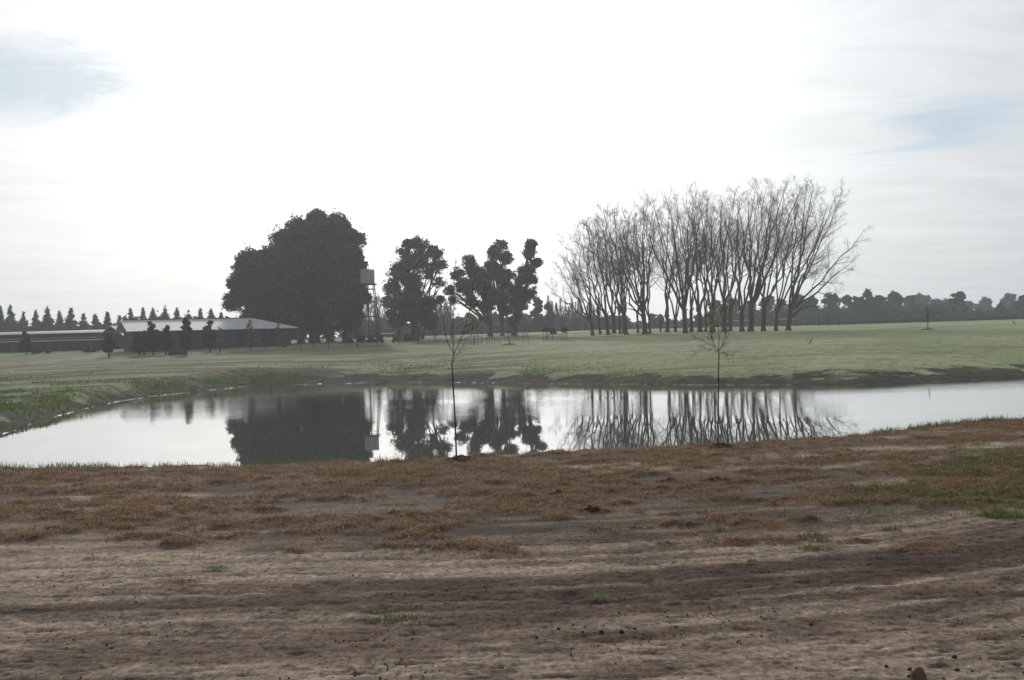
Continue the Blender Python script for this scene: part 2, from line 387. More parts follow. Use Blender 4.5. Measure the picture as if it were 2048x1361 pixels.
col = col + (dcol - col) * (dry * 0.85)[..., None]
gn = greenness(GX, GY)
col = lerp(col, (0.09, 0.11, 0.04), gn * 0.7)
# near bank slope and pond bed: mud
ycr = GY - YKg[1]
col = lerp(col, (0.06, 0.048, 0.038), ss(0.0, 1.2, ycr) )
# far side
fs = GY - YKg[5]
frost = np.zeros_like(col) + np.array([0.325, 0.355, 0.215])
frost = lerp(frost, (0.25, 0.29, 0.145), ss(0.42, 0.66, fbm(GX * 0.10, GY * 0.12, 50, 4)) * 0.75)
frost = frost * (0.86 + 0.28 * fbm(GX * 0.9, GY * 1.4, 51, 4))[..., None]
lf = 1 - ss(-14, 10, GX)
frost = lerp(frost, (0.145, 0.165, 0.075), lf * 0.55)
pn = fbm(GX * 0.11, GY * 0.42, 52, 5)
patch = ss(0.55, 0.62, pn + 0.07 * lf) * (0.25 + 0.75 * lf + 0.3 * np.exp(-(fs / 14) ** 2)) * (1 - ss(95, 130, GY) * (1 - 0.3 * lf))
spk = ss(0.58, 0.68, fbm(GX * 0.35, GY * 1.1, 60, 5, .65)) * (0.25 + .35 * lf)
frost = lerp(frost, (0.105, 0.085, 0.062), np.clip(np.maximum(patch, spk), 0, 1) * 0.9)
hw = GZ - WZ
bk = fbm(GX * 0.6, GY * 0.8, 55, 6, .65)
mud = 1 - ss(0.40, 0.58, hw + 1.3 * (bk - 0.5))
frost = lerp(frost, (0.058, 0.046, 0.038), mud)
frost = frost * (0.6 + 0.8 * fbm(GX * 2.0, GY * 2.6, 59, 4, .7))[..., None]
gb = ss(0.44, 0.60, fbm(GX * 0.33, GY * 0.33, 56, 4)) * np.exp(-((hw - 0.45) / 0.35) ** 2) * (0.25 + 0.75 * (1 - ss(-5, 15, GX)))
frost = lerp(frost, (0.10, 0.14, 0.035), gb * 0.85)
# the worn track on the meadow under the bare trees, and the one far right
def linemask(p0, p1, w):
    a = np.array(p0[:2]); b = np.array(p1[:2]); d = b - a; t = np.clip(((GX - a[0]) * d[0] + (GY - a[1]) * d[1]) / (d @ d), 0, 1)
    return np.exp(-(((GX - a[0] - t * d[0]) ** 2 + (GY - a[1] - t * d[1]) ** 2) / w ** 2) ** 1.0)
tr = linemask(gY(1130, 137), gY(1371, 146), 1.3) * 0.9
tr = np.maximum(tr, linemask(gY(1000, 142), gY(1150, 138), 1.5) * 0.8)
tr = np.maximum(tr, linemask(gY(1640, 139), gY(1860, 146), 3.0) * ss(0.40, 0.55, fbm(GX * 0.3, GY * 0.5, 58, 3)) * 0.9)
tr = np.maximum(tr, linemask(gY(1860, 146), gY(2200, 152), 2.2) * 0.8)
tr = np.maximum(tr, linemask(gY(0, 104), gY(300, 112), 1.2) * 0.6)
frost = lerp(frost, (0.12, 0.10, 0.08), np.clip(tr, 0, 1))
col = col + (frost - col) * ss(-8, -7, fs)[..., None]
col = lerp(col, (0.12, 0.14, 0.075), ss(210, 300, GY) * 0.9)
wet = np.clip((1 - ss(0.005, 0.035, hw)) * ss(0.50, 0.62, .5 * fbm(GX * 0.5, GY * 0.8, 57, 2) + .5 * fbm(GX * 3.3, GY * 4.2, 57, 4, .7)) * ss(-3, -2, fs), 0, 1)
wet = np.maximum(wet, 0.0)
idx = np.arange(nr * nc).reshape(nr, nc)
quads = np.stack([idx[:-1, :-1], idx[:-1, 1:], idx[1:, 1:], idx[1:, :-1]], -1).reshape(-1, 4)

gm = newmat('ground_mix'); N = gm.node_tree.nodes; L = gm.node_tree.links
b = N['Principled BSDF']; b.inputs['Specular IOR Level'].default_value = 0.25
at1 = nd('ShaderNodeAttribute', attribute_name='Col'); at2 = nd('ShaderNodeAttribute', attribute_name='wet')
tcg = nd('ShaderNodeTexCoord')
n1 = nd('ShaderNodeTexNoise'); n1.inputs['Scale'].default_value = 22; n1.inputs['Detail'].default_value = 8; n1.inputs['Roughness'].default_value = 0.65; L.new(tcg.outputs['Object'], n1.inputs['Vector'])
n2 = nd('ShaderNodeTexNoise'); n2.inputs['Scale'].default_value = 1.7; n2.inputs['Detail'].default_value = 8; n2.inputs['Roughness'].default_value = 0.6; L.new(tcg.outputs['Object'], n2.inputs['Vector'])
n3 = nd('ShaderNodeTexNoise'); n3.inputs['Scale'].default_value = 65; n3.inputs['Detail'].default_value = 3; n3.inputs['Roughness'].default_value = 0.7; L.new(tcg.outputs['Object'], n3.inputs['Vector'])
k3 = mth('MULTIPLY_ADD', n3.outputs['Fac'], 2.6, -0.5, clamp=True)
k1 = mth('MULTIPLY', mth('MULTIPLY_ADD', n1.outputs['Fac'], 2.2, -0.1), mth('MULTIPLY_ADD', k3, 0.5, 0.68)); k2 = mth('MULTIPLY_ADD', n2.outputs['Fac'], 0.9, 0.55)
sc = nd('ShaderNodeVectorMath', operation='SCALE'); L.new(at1.outputs['Color'], sc.inputs[0]); L.new(mth('MULTIPLY', k1, k2), sc.inputs['Scale'])
L.new(sc.outputs[0], b.inputs['Base Color'])
L.new(mth('MULTIPLY_ADD', at2.outputs['Fac'], -0.46, 0.95), b.inputs['Roughness'])
L.new(mth('MULTIPLY_ADD', at2.outputs['Fac'], 0.5, 0.05), b.inputs['Specular IOR Level'])
bp = nd('ShaderNodeBump'); bp.inputs['Strength'].default_value = 0.6; bp.inputs['Distance'].default_value = 0.03
L.new(mth('MULTIPLY', mth('ADD', mth('MULTIPLY_ADD', n3.outputs['Fac'], 0.5, n1.outputs['Fac']), mth('MULTIPLY', n2.outputs['Fac'], 2.0)), mth('MULTIPLY_ADD', at2.outputs['Fac'], -0.7, 1.0)), bp.inputs['Height']); L.new(bp.outputs[0], b.inputs['Normal'])
ground = mesh('ground', np.stack([GX, GY, GZ], -1).reshape(-1, 3), quads=quads, mat=gm, smooth=True)
tag(ground, kind='structure')
ca = ground.data.color_attributes.new('Col', 'FLOAT_COLOR', 'POINT'); ca.data.foreach_set('color', np.concatenate([np.clip(col, 0, 1).reshape(-1, 3), np.ones((nr * nc, 1))], 1).astype(np.float32).ravel())
wa = ground.data.attributes.new('wet', 'FLOAT', 'POINT'); wa.data.foreach_set('value', wet.astype(np.float32).ravel())

# ------------------------------------------------------------------ water
wm = newmat('pond_water'); N = wm.node_tree.nodes; L = wm.node_tree.links
b = N['Principled BSDF']; b.inputs['Base Color'].default_value = (0.030, 0.028, 0.022, 1); b.inputs['Roughness'].default_value = 0.015; b.inputs['IOR'].default_value = 1.5
b.inputs['Specular IOR Level'].default_value = 0.75
tcw = nd('ShaderNodeTexCoord')
gls = nd('ShaderNodeBsdfGlossy'); gls.inputs['Color'].default_value = (0.96, 0.97, 0.97, 1); gls.inputs['Roughness'].default_value = 0.015; wmx = nd('ShaderNodeMixShader'); wmx.inputs[0].default_value = 0.42
L.new(b.outputs[0], wmx.inputs[1]); L.new(gls.outputs[0], wmx.inputs[2]); L.new(wmx.outputs[0], N['Material Output'].inputs[0])
def wn(sx, sy, dt):
    mp = nd('ShaderNodeMapping'); mp.inputs['Scale'].default_value = (sx, sy, 1); L.new(tcw.outputs['Object'], mp.inputs[0])
    n = nd('ShaderNodeTexNoise'); n.inputs['Scale'].default_value = 1; n.inputs['Detail'].default_value = dt; L.new(mp.outputs[0], n.inputs['Vector']); return n.outputs['Fac']
sep = nd('ShaderNodeSeparateXYZ'); L.new(tcw.outputs['Object'], sep.inputs[0])
breeze = mth('MULTIPLY', mth('MULTIPLY_ADD', mth('ADD', sep.outputs[1], mth('MULTIPLY', wn(0.08, 0.3, 4), 14.0)), 0.16, -7.7, clamp=True), mth('MULTIPLY_ADD', wn(0.05, 0.14, 4), 3.4, -0.95, clamp=True))   # the light breeze reaches the far half only
rip = mth('MULTIPLY', wn(2.2, 5.0, 3), mth('MULTIPLY_ADD', breeze, 2.6, 0.08))
hh = mth('ADD', rip, mth('MULTIPLY', wn(0.3, 0.8, 2), 0.8))
bp = nd('ShaderNodeBump'); bp.inputs['Strength'].default_value = 0.030; bp.inputs['Distance'].default_value = 0.05; L.new(hh, bp.inputs['Height']); L.new(bp.outputs[0], b.inputs['Normal']); L.new(bp.outputs[0], gls.inputs['Normal'])
wv = []; X0, X1 = -70, 150
pond = mesh('pond', [(X0, 14.5, WZ), (X1, 14.5, WZ), (X1, 100, WZ), (X0, 100, WZ)], quads=[(0, 1, 2, 3)], mat=wm); tag(pond, kind='structure')

# ------------------------------------------------------------------ gravel road behind the pond
def ribbon(name, ctrl, wid, mat):
    P = np.array([gY(px, Y)[:2] for px, Y in ctrl]); t = np.linspace(0, len(P) - 1, 260)
    q = np.stack([np.interp(t, np.arange(len(P)), P[:, k]) for k in (0, 1)], 1)
    for _ in range(12): q[1:-1] = (q[:-2] + 2 * q[1:-1] + q[2:]) / 4
    T = np.gradient(q, axis=0); T /= np.linalg.norm(T, axis=1, keepdims=True); Nn = np.stack([-T[:, 1], T[:, 0]], 1)
    K = 9; s = np.linspace(-0.5, 0.5, K); w = wid * (0.92 + 0.16 * vn(t * 0.8, t * 0, 3))
    V = q[:, None] + Nn[:, None] * (s[None, :, None] * w[:, None, None]); z = HA(V[..., 0], V[..., 1]) + 0.05 - 0.08 * (np.abs(s[None]) > 0.49)
    V = np.concatenate([V, z[..., None]], -1).reshape(-1, 3); I = np.arange(260 * K).reshape(260, K)
    o = mesh(name, V, quads=np.stack([I[:-1, :-1], I[1:, :-1], I[1:, 1:], I[:-1, 1:]], -1).reshape(-1, 4), mat=mat, smooth=True); return tag(o, kind='structure')
M['gravel'] = pmat('gravel', (0.17, 0.15, 0.138), 0.95, (0.10, 0.088, 0.08), 1.2, 0.4, detail=10)
M['claytrack'] = pmat('clay_track', (0.27, 0.20, 0.155), 0.95, (0.14, 0.10, 0.075), 0.8, 0.4, detail=10)
ribbon('gravel_road', [(-260, 90), (-60, 96), (60, 101), (200, 110), (330, 117), (450, 124), (600, 130), (720, 133), (830, 139), (930, 146), (1060, 158), (1200, 175)], 4.2, M['gravel'])
ribbon('dirt_track', [(-260, 98), (-60, 106), (60, 112), (130, 119), (190, 128), (235, 138), (262, 139)], 3.6, M['claytrack'])

# ------------------------------------------------------------------ foliage
def leaves(cs, n, size, seed, asp=0.5, shell=0.6, gaps=0.0, f=0.8):
    """n little leaf sprays spread over a list of ellipsoids (centre, radii); gaps > 0 lets a noise eat holes and ragged edges"""
    g = np.random.RandomState(seed); cs_ = np.array([c for c, r in cs]); rs = np.array([r for c, r in cs], float)
    w = (rs.prod(axis=1)) ** (2 / 3); m_ = int(n * (2.2 if gaps else 1)); k = g.choice(len(cs), m_, p=w / w.sum())
    dv = g.normal(size=(m_, 3)); dv /= np.linalg.norm(dv, axis=1, keepdims=True)
    rr = g.rand(m_) ** (1 / 3.0 * (1 - shell) + 0.16 * shell) * (1 + 0.20 * g.normal(size=m_))
    P = cs_[k] + dv * rs[k] * rr[:, None]
    if gaps:
        Pn = P * np.array([1, .35, 1.15]); no = .5 * vn3(Pn, f, seed % 9) + .32 * vn3(Pn, f * 2.4, 3) + .18 * vn3(P, f * 6, 5)
        ok = no > .33 + .27 * gaps + .36 * (rr - .88); P = P[ok][:n]
    n = len(P)
    a = g.normal(size=(n, 3)); a[:, 2] *= 0.8; a /= np.linalg.norm(a, axis=1, keepdims=True); c = g.normal(size=(n, 3)); b_ = np.cross(a, c); b_ /= np.linalg.norm(b_, axis=1, keepdims=True)
    s = size * (0.55 + 0.9 * g.rand(n)); a *= s[:, None]; b_ *= (s * asp)[:, None]
    V = np.stack([P - a, P - 0.1 * a + b_, P + a, P + 0.15 * a - b_], 1).reshape(-1, 3); return V, np.arange(4 * n).reshape(-1, 4)
def lobes(cs, k, f, seed, core=.66):
    """each ellipsoid breaks into smaller clumps over its outside"""
    g = np.random.RandomState(seed); out = []
    for c, r in cs:
        r = np.array(r, float); out.append((np.array(c), r * core))
        for i in range(k):
            d = g.normal(size=3); d[2] = d[2] * 0.9 + 0.2; d /= np.linalg.norm(d); q = f * (0.6 + 0.7 * g.rand())
            out.append((np.array(c) + d * r * (1.0 - q * 0.55), r.mean() * q * np.array([g.uniform(.8, 1.3), g.uniform(.8, 1.3), g.uniform(.55, .95)])))
    return out
def curve(p0, p1, p2, n=6):
    t = np.linspace(0, 1, n)[:, None]; return (1 - t) ** 2 * np.asarray(p0) + 2 * t * (1 - t) * np.asarray(p1) + t ** 2 * np.asarray(p2)
def broad_tree(name, bpx, Y, blobs, n, leaf, bark, label, cat='tree', group=None, trunk=0.7, size=0.34, seed=1, klobe=16, fl=0.33, stems=1, gaps=.35, dens=1.5, gf=.62):
    bpos = gY(bpx, Y); root = empty(name, bpos, label, cat, group); sc = Y / F
    g = np.random.RandomState(seed); cs = []
    for (px, py, r) in blobs:
        p = at(px, py, Y); p = np.array([p[0], p[1] + g.uniform(-1.6, 1.6) * sc * r * 0.8, p[2]]); cs.append((p, np.array([r * sc, r * sc * 1.25, r * sc * 0.92])))
    T = Tubes(); top = max(c[0][2] for c in cs)
    for s in range(stems):
        o = np.array([(s - (stems - 1) / 2) * trunk * 1.6, 0, 0]) + np.array([g.uniform(-.2, .2), g.uniform(-.5, .5), -0.25]); p0 = bpos + o
        hd = bpos + o * 1.5 + np.array([0, 0, (top - bpos[2]) * 0.22]); tr_ = trunk / max(1, stems) ** 0.5
        T.add([p0, p0 + (hd - p0) * 0.12, p0 + (hd - p0) * 0.55, hd], [tr_ * 0.95, tr_ * 0.62, tr_ * 0.5, tr_ * 0.48], 9)
        for i, (c, r) in enumerate(cs):
            if i % stems != s: continue
            mid = hd + (c - hd) * 0.45 + np.array([0, 0, 0.12 * np.linalg.norm(c - hd)]) * g.uniform(-.2, 1)
            T.add(curve(hd - np.array([0, 0, .4]), mid, c + np.array([0, 0, r[2] * 0.5]), 7), np.linspace(tr_ * 0.38, 0.05, 7), 6)
            for j in range(4):
                e = c + g.normal(size=3) * r * 0.55; s0 = curve(hd, mid, c, 7)[3 + j % 3]
                T.add(curve(s0, (s0 + e) / 2 + g.normal(size=3) * 0.2, e, 4), np.linspace(0.10, 0.025, 4), 4)
    T.build('trunk', bark, root)
    big = [(c, r * 1.14) for c, r in cs]; V, Q = leaves(big, int(n * dens * .95), size * .62, seed + 1, .45, .35, gaps, gf)
    LB = lobes(cs, klobe, fl, seed, .3); V2, Q2 = leaves(LB[1:], int(n * dens * 1.0), size * .55, seed + 2, .4, .3, gaps, gf * 1.45); V, Q = np.concatenate([V, V2]), np.concatenate([Q, Q2 + len(V)]); mesh('crown', V, quads=Q, mat=leaf, parent=root)
    return root

G1 = 'tall evergreen trees behind the house'
broad_tree('eucalyptus_tree', 603, 156, [(500, 530, 30), (492, 575, 34), (470, 605, 18), (540, 600, 48), (528, 548, 38), (515, 635, 36), (570, 640, 36), (470, 570, 14), (545, 520, 26)], 34000, M['euc'], M['euc_bark'], 'dense dark evergreen at the left end of the big clump, overhanging the grey house roof', group=G1, trunk=1.0, seed=3)
broad_tree('eucalyptus_tree', 632, 162, [(563, 478, 24), (598, 462, 25), (575, 505, 34), (600, 540, 50), (610, 600, 50), (600, 645, 34), (625, 500, 34)], 34000, M['euc'], M['euc_bark'], 'tall evergreen with the thickest trunk, second from the left in the big clump', group=G1, trunk=1.5, seed=4)
broad_tree('eucalyptus_tree', 662, 168, [(634, 442, 19), (650, 470, 32), (678, 455, 24), (655, 520, 48), (670, 580, 48), (648, 632, 38), (690, 470, 18), (640, 425+12, 12)], 34000, M['euc'], M['euc_bark'], 'highest evergreen of the big clump, its top knob above all the others', group=G1, trunk=1.1, seed=5)
broad_tree('eucalyptus_tree', 692, 158, [(708, 478, 19), (706, 515, 24), (700, 560, 30), (690, 610, 36), (716, 580, 22), (722, 600, 18), (700, 645, 22), (712, 540, 20), (722, 548, 13), (730, 598, 12), (720, 528, 12), (712, 630, 14)], 24000, M['euc'], M['euc_bark'], 'ragged evergreen at the right end of the big clump, beside the water tower', group=G1, trunk=1.1, seed=6, gaps=.62, klobe=14, fl=.40, dens=.8, gf=1.0)
broad_tree('eucalyptus_tree', 822, 168, [(838, 492, 20), (808, 510, 20), (868, 505, 17), (835, 525, 26), (862, 540, 22), (802, 545, 22), (785, 575, 20), (882, 530, 12), (878, 565, 13), (822, 565, 24), (776, 605, 14), (800, 600, 18), (880, 600, 9), (782, 628, 12), (815, 490, 12)], 21000, M['euc2'], M['euc_bark'], 'round open crowned eucalyptus standing alone right of the water tower', trunk=0.9, seed=8, stems=3, size=0.30, gaps=.80, klobe=16, fl=.45, dens=.66, gf=1.15)
broad_tree('rusty_tree', 832, 160, [(828, 590, 20), (806, 615, 20), (852, 612, 20), (832, 630, 24), (860, 640, 17), (795, 640, 16)], 9000, M['brown'], M['bark'], 'low rusty brown tree in front of the round eucalyptus', trunk=0.5, seed=9, stems=2, size=0.28)
G2 = 'three slender eucalyptus trees left of the bare trees'
broad_tree('eucalyptus_tree', 980, 164, [(940, 528, 16), (915, 548, 14), (952, 548, 18), (930, 575, 20), (898, 582, 12), (905, 600, 10), (965, 555, 17), (968, 580, 18), (975, 612, 16), (945, 605, 14), (985, 600, 12)], 15000, M['euc2'], M['euc_bark'], 'leftmost, lowest of the three slender eucalyptus trees, crown spreading left behind the sapling', group=G2, trunk=0.7, seed=12, size=0.30, gaps=.76, klobe=16, fl=.50, dens=.66, gf=1.15)
broad_tree('eucalyptus_tree', 1006, 168, [(1000, 492, 15), (990, 508, 15), (1012, 515, 16), (988, 540, 20), (1008, 560, 18), (1000, 590, 19), (1010, 620, 15), (978, 530, 13), (975, 552, 13), (1022, 548, 12), (1024, 580, 13)], 14000, M['euc2'], M['euc_bark'], 'middle and tallest of the three slender eucalyptus trees', group=G2, trunk=0.6, seed=13, size=0.30, gaps=.76, klobe=16, fl=.50, dens=.66, gf=1.15)
broad_tree('eucalyptus_tree', 1028, 161, [(1062, 490, 12), (1060, 508, 13), (1072, 525, 11), (1052, 545, 16), (1062, 560, 12), (1045, 580, 18), (1040, 610, 18), (1030, 640, 15), (1056, 595, 12), (1038, 560, 13), (1068, 580, 9), (1030, 600, 14)], 15000, M['euc2'], M['euc_bark'], 'rightmost of the three slender eucalyptus trees, its narrow top leaning right', group=G2, trunk=0.8, seed=14, size=0.30, gaps=.76, klobe=16, fl=.50, dens=.66, gf=1.15)

# far trees: (px, top row, half width px, bottom row)
def far_tree(name, px, top, hw_, base, Y, leaf, label, group, seed, n=2600, size=0.5, cone=False, flat=False):
    sc = Y / F; g = np.random.RandomState(seed); bp_ = gY(px, Y); root = empty(name, bp_, label, 'tree', group); hgt = at(px, top, Y)[2] - bp_[2]
    T = Tubes(); T.add([bp_ - [0, 0, .3], bp_ + [0, 0, hgt * 0.4], bp_ + [g.uniform(-.3, .3), 0, hgt * 0.88]], [hw_ * sc * 0.12 + 0.12, hw_ * sc * 0.09 + 0.06, 0.05], 6); T.build('trunk', M['bark'], root)
    w = hw_ * sc; cs = []
    if cone:
        k = 22
        for i in range(k):
            t = (i + 0.5) / k; rr = w * 2.0 * (1.0 - t) ** 1.05 * g.uniform(0.55, 1.15) + .05
            for q in range(5):
                a_ = g.uniform(0, 6.28); cs.append((bp_ + [math.cos(a_) * rr * 0.6, math.sin(a_) * rr * 0.6, hgt * (0.10 + 0.88 * t) + g.uniform(-.1, .1)], np.array([rr * 0.5 + 0.06, rr * 0.5 + 0.06, hgt * 0.03])))
        V, Q = leaves(cs, int(n * 1.3), size * .9, seed, 0.28, 0.3, .25, 1.1)
        # sprays reach outward and up
    else:
        k = 5 + int(hw_ / 5)
        for i in range(k):
            t = i / max(1, k - 1); zz = hgt * (0.34 + 0.50 * t); rr = w * (0.52 if not flat else 0.5) * g.uniform(0.7, 1.1)
            ox = g.uniform(-.55, .55) * w * (1.1 - 0.5 * t if not flat else 1.0)
            cs.append((bp_ + [ox, g.uniform(-.5, .5) * w, zz], np.array([rr, rr, min(rr * 0.8, hgt * 0.22)])))
        cs.append((bp_ + [g.uniform(-.15, .15) * w, 0, hgt * 0.86], np.array([w * 0.42, w * 0.42, hgt * 0.14])))
        cs.append((bp_ + [0, 0, hgt * 0.22], np.array([w * 0.8, w * 0.7, hgt * 0.22])))
        V, Q = leaves([(c, r_ * 1.12) for c, r_ in lobes(cs, 6, 0.42, seed, .8)], int(n * 1.5), size * .72, seed, 0.5, .5, .5, 1.0)
    mesh('crown', V, quads=Q, mat=leaf, parent=root); return root
ordn = ['first', 'second', 'third', 'fourth', 'fifth', 'sixth', 'seventh', 'eighth', 'ninth', 'tenth', 'eleventh', 'twelfth', 'thirteenth', 'fourteenth', 'fifteenth', 'sixteenth', 'seventeenth', 'eighteenth', 'nineteenth', 'twentieth', 'twenty-first', 'twenty-second', 'twenty-third', 'twenty-fourth', 'twenty-fifth', 'twenty-sixth', 'twenty-seventh', 'twenty-eighth']
con = [(2, 612, 9), (22, 609, 12), (48, 624, 9), (73, 620, 12), (96, 612, 13), (120, 622, 11), (143, 615, 12), (168, 626, 10), (191, 627, 11), (216, 624, 10), (240, 631, 9), (262, 616, 13), (287, 615, 9), (307, 616, 10), (332, 610, 13), (355, 616, 10), (378, 619, 8), (402, 616, 8), (423, 617, 10), (443, 625, 9)]
for i, (px, tp, hw_) in enumerate(con):
    far_tree('conifer', px, tp, hw_ + 1, 690, 215 + (i % 3) * 3, M['conif'], '%s spired conifer from the left behind the low farm buildings' % ordn[i], 'conifers in a row behind the farm buildings', 100 + i, 2300, 0.42, cone=True)
for i, (px, tp, hw_) in enumerate([(-25, 615, 11), (-52, 622, 11), (-80, 613, 12)]):
    far_tree('conifer', px, tp, hw_, 690, 216, M['conif'], 'dark conifer in the row behind the long shed, beyond the left edge', 'conifers in a row behind the farm buildings', 140 + i, 1500, 0.42, cone=True)
rt = [(1432, 602, 14, 0), (1462, 598, 20, 0), (1498, 604, 18, 0), (1532, 598, 20, 0), (1562, 600, 14, 0), (1600, 589, 22, 0), (1628, 594, 16, 0), (1658, 587, 13, 0), (1673, 590, 10, 0), (1698, 592, 12, 0), (1716, 596, 18, 0), (1736, 581, 14, 0), (1758, 594, 20, 0), (1785, 584, 13, 0), (1797, 586, 13, 0), (1820, 594, 16, 2), (1834, 588, 18, 1), (1856, 592, 16, 1), (1880, 601, 20, 1), (1903, 600, 14, 2), (1920, 585, 17, 0), (1936, 604, 13, 1), (1972, 600, 22, 1), (2002, 606, 10, 3), (2020, 589, 18, 1), (2046, 594, 16, 0), (2085, 590, 20, 0), (2130, 596, 22, 1)]
for i, (px, tp, hw_, kd) in enumerate(rt):
    where = 'behind the bare trees' if px < 1590 else 'in the far right line'
    j = i if px < 1590 else i - 5
    look = ['dark green bushy tree', 'hazy grey-green round tree', 'pale yellow-green airy tree', 'small dark pointed conifer'][kd]
    far_tree('distant_tree' if kd != 3 else 'conifer', px, tp - 2, hw_ + 3, 645, {0: 300, 1: 400, 2: 330, 3: 290}[kd] + rnd.uniform(-12, 12), M['far2'] if kd == 2 else M['conif'] if kd == 3 else M['far'], look + ', %s from left %s' % (ordn[j], where), 'trees along the far right edge of the field', 200 + i, 3600, 0.5, cone=kd == 3)
ct = [(1075, 592, 15), (1098, 606, 12)]
for i, (px, tp, hw_) in enumerate(ct):
    far_tree('distant_tree', px, tp, hw_, 660, 235, M['far'], ['hazy evergreen just right of the leaning slender eucalyptus', 'lower hazy evergreen at the left edge of the bare thicket'][i], None, 240 + i, 3200, 0.42)
mt_ = [(712, 640, 22), (742, 646, 18), (770, 640, 20), (800, 636, 20), (858, 640, 22), (885, 636, 22), (915, 640, 20), (942, 634, 20), (968, 640, 18), (995, 632, 20), (1022, 640, 20), (1048, 634, 22), (1078, 640, 18), (1104, 636, 22), (1132, 640, 20), (1158, 636, 22), (1188, 638, 20), (1216, 636, 20), (1244, 640, 18), (1310, 632, 12), (1322, 634, 8), (1400, 634, 14)]
for i, (px, tp, hw_) in enumerate(mt_):
    far_tree('distant_tree', px, tp - 4, hw_, 662, 250 + (i % 4) * 9, M['far'], 'low hazy tree, %s from left in the dark belt behind the field' % ordn[i], 'low trees in the belt at the back of the field', 260 + i, 2600, 0.45, flat=True)
# undergrowth of the far right wood and the middle belt: a mass nobody can count
def thicket(name, pts, n, leaf, size, seed):
    cs = []; g = np.random.RandomState(seed)
    for (p0, p1, Y, h) in pts:
        for px in np.arange(p0, p1, 9):
            b_ = gY(px, Y + g.uniform(-6, 6)); hh_ = h * g.uniform(.7, 1.25); cs.append((b_ + [0, 0, hh_ * .45], np.array([1.6, 1.8, hh_ * .55])))
    V, Q = leaves(cs, n, size, seed, .6); return tag(mesh(name, V, quads=Q, mat=leaf), 'dark undergrowth along the far edge of the field', 'undergrowth', kind='stuff')
thicket('undergrowth', [(1420, 1925, 288, 4.2), (1420, 1925, 345, 5.5), (1925, 2250, 288, 2.2), (1925, 2250, 345, 3.0), (690, 1250, 246, 2.6), (-140, 470, 226, 4.6), (1250, 1420, 300, 2.0)], 62000, M['far'], 0.5, 77)

# slender bare trees of the hazy thicket
def wand_tree(px, top, Y, seed, label, group):
    g = np.random.RandomState(seed); b_ = gY(px, Y); root = empty('bare_poplar', b_, label, 'tree', group); h = at(px, top, Y)[2] - b_[2]; T = Tubes(); TT = Tubes()
    tip = b_ + [g.uniform(-.6, .6), 0, h]; P = curve(b_, (b_ + tip) / 2 + [g.uniform(-.4, .4), 0, 0], tip, 7); TT.add(P, np.linspace(.16, .03, 7), 5)
    for i in range(44):
        t = g.uniform(.22, .97); s0 = b_ + (tip - b_) * t; a_ = g.uniform(0, 6.28); ln = h * .30 * (1.15 - t); e = s0 + [math.cos(a_) * ln * .42, math.sin(a_) * ln * .42, ln]
        c_ = curve(s0, s0 + [math.cos(a_) * ln * .35, math.sin(a_) * ln * .35, ln * .3], e, 4); T.add(c_, np.linspace(.055, .020, 4), 3)
        for k in range(4): e2 = c_[1 + k % 2] + [g.normal() * ln * .2, g.normal() * ln * .2, ln * .5]; T.add([c_[1 + k % 2], (c_[1 + k % 2] + e2) / 2, e2], [.028, .022, .014], 3)
    TT.build('trunk', M['greytwig'], root); T.g and T.build('branches', M['greytwig'], root)
wl = [(p, 585 + (i * 37) % 22) for i, p in enumerate(range(698, 774, 7))] + [(p, 590 + (i * 31) % 20) for i, p in enumerate(range(862, 908, 6))] + [(p, 592 + (i * 29) % 22) for i, p in enumerate(range(1100, 1200, 6))]
cnt = {0: 0, 1: 0, 2: 0}
for i, (px, tp) in enumerate(wl):
    g_ = 0 if px < 800 else 1 if px < 1000 else 2; j = cnt[g_]; cnt[g_] += 1
    wand_tree(px, tp, 236 + (i % 5) * 5, 400 + i, 'thin leafless tree, %s from left in the thicket %s' % (ordn[j], ['behind the water tower', 'right of the round eucalyptus', 'left of the big bare trees'][g_]), 'slender leafless trees of the hazy thicket')

# ------------------------------------------------------------------ the big bare pollards
ENV = np.array([(1085, 590), (1096, 560), (1110, 515), (1130, 465), (1160, 425), (1215, 400), (1255, 410), (1280, 385), (1300, 372), (1345, 362), (1400, 365), (1440, 382), (1490, 358), (1590, 348), (1640, 356), (1690, 372), (1715, 402), (1730, 450), (1738, 500)], float)
BT = [  # base px, trunk width px, Y, tip span, limbs, head height (px)
    (1185, 6, 146, (1098, 1168), 6, 34), (1200, 4.5, 150, (1130, 1190), 3, 36), (1216, 6, 147, (1138, 1215), 6, 40), (1228, 7, 158, (1185, 1245), 4, 34), (1240, 4, 152, (1190, 1252), 3, 40), (1247, 5, 157, (1205, 1275), 3, 44), (1252, 6, 146, (1172, 1262), 4, 42),
    (1276, 4, 158, (1240, 1292), 3, 42), (1290, 9, 147, (1190, 1306), 8, 46), (1300, 4.5, 150, (1262, 1312), 3, 36), (1335, 7, 160, (1318, 1362), 3, 26), (1351, 5, 160, (1312, 1392), 3, 26), (1371, 9, 148, (1285, 1405), 8, 48), (1383, 6.5, 158, (1355, 1420), 4, 44),
    (1400, 8, 157, (1350, 1440), 5, 44), (1412, 4.5, 160, (1390, 1450), 3, 40), (1425, 9, 150, (1382, 1470), 6, 42), (1449, 9, 152, (1420, 1500), 5, 50), (1461, 6.5, 157, (1440, 1520), 4, 40), (1484, 8, 152, (1452, 1545), 5, 44), (1502, 10, 152, (1482, 1592), 7, 52), (1527, 8, 152, (1520, 1630), 6, 46), (1552, 6.5, 152, (1560, 1668), 5, 40), (1577, 8.5, 151, (1598, 1726), 9, 44)]
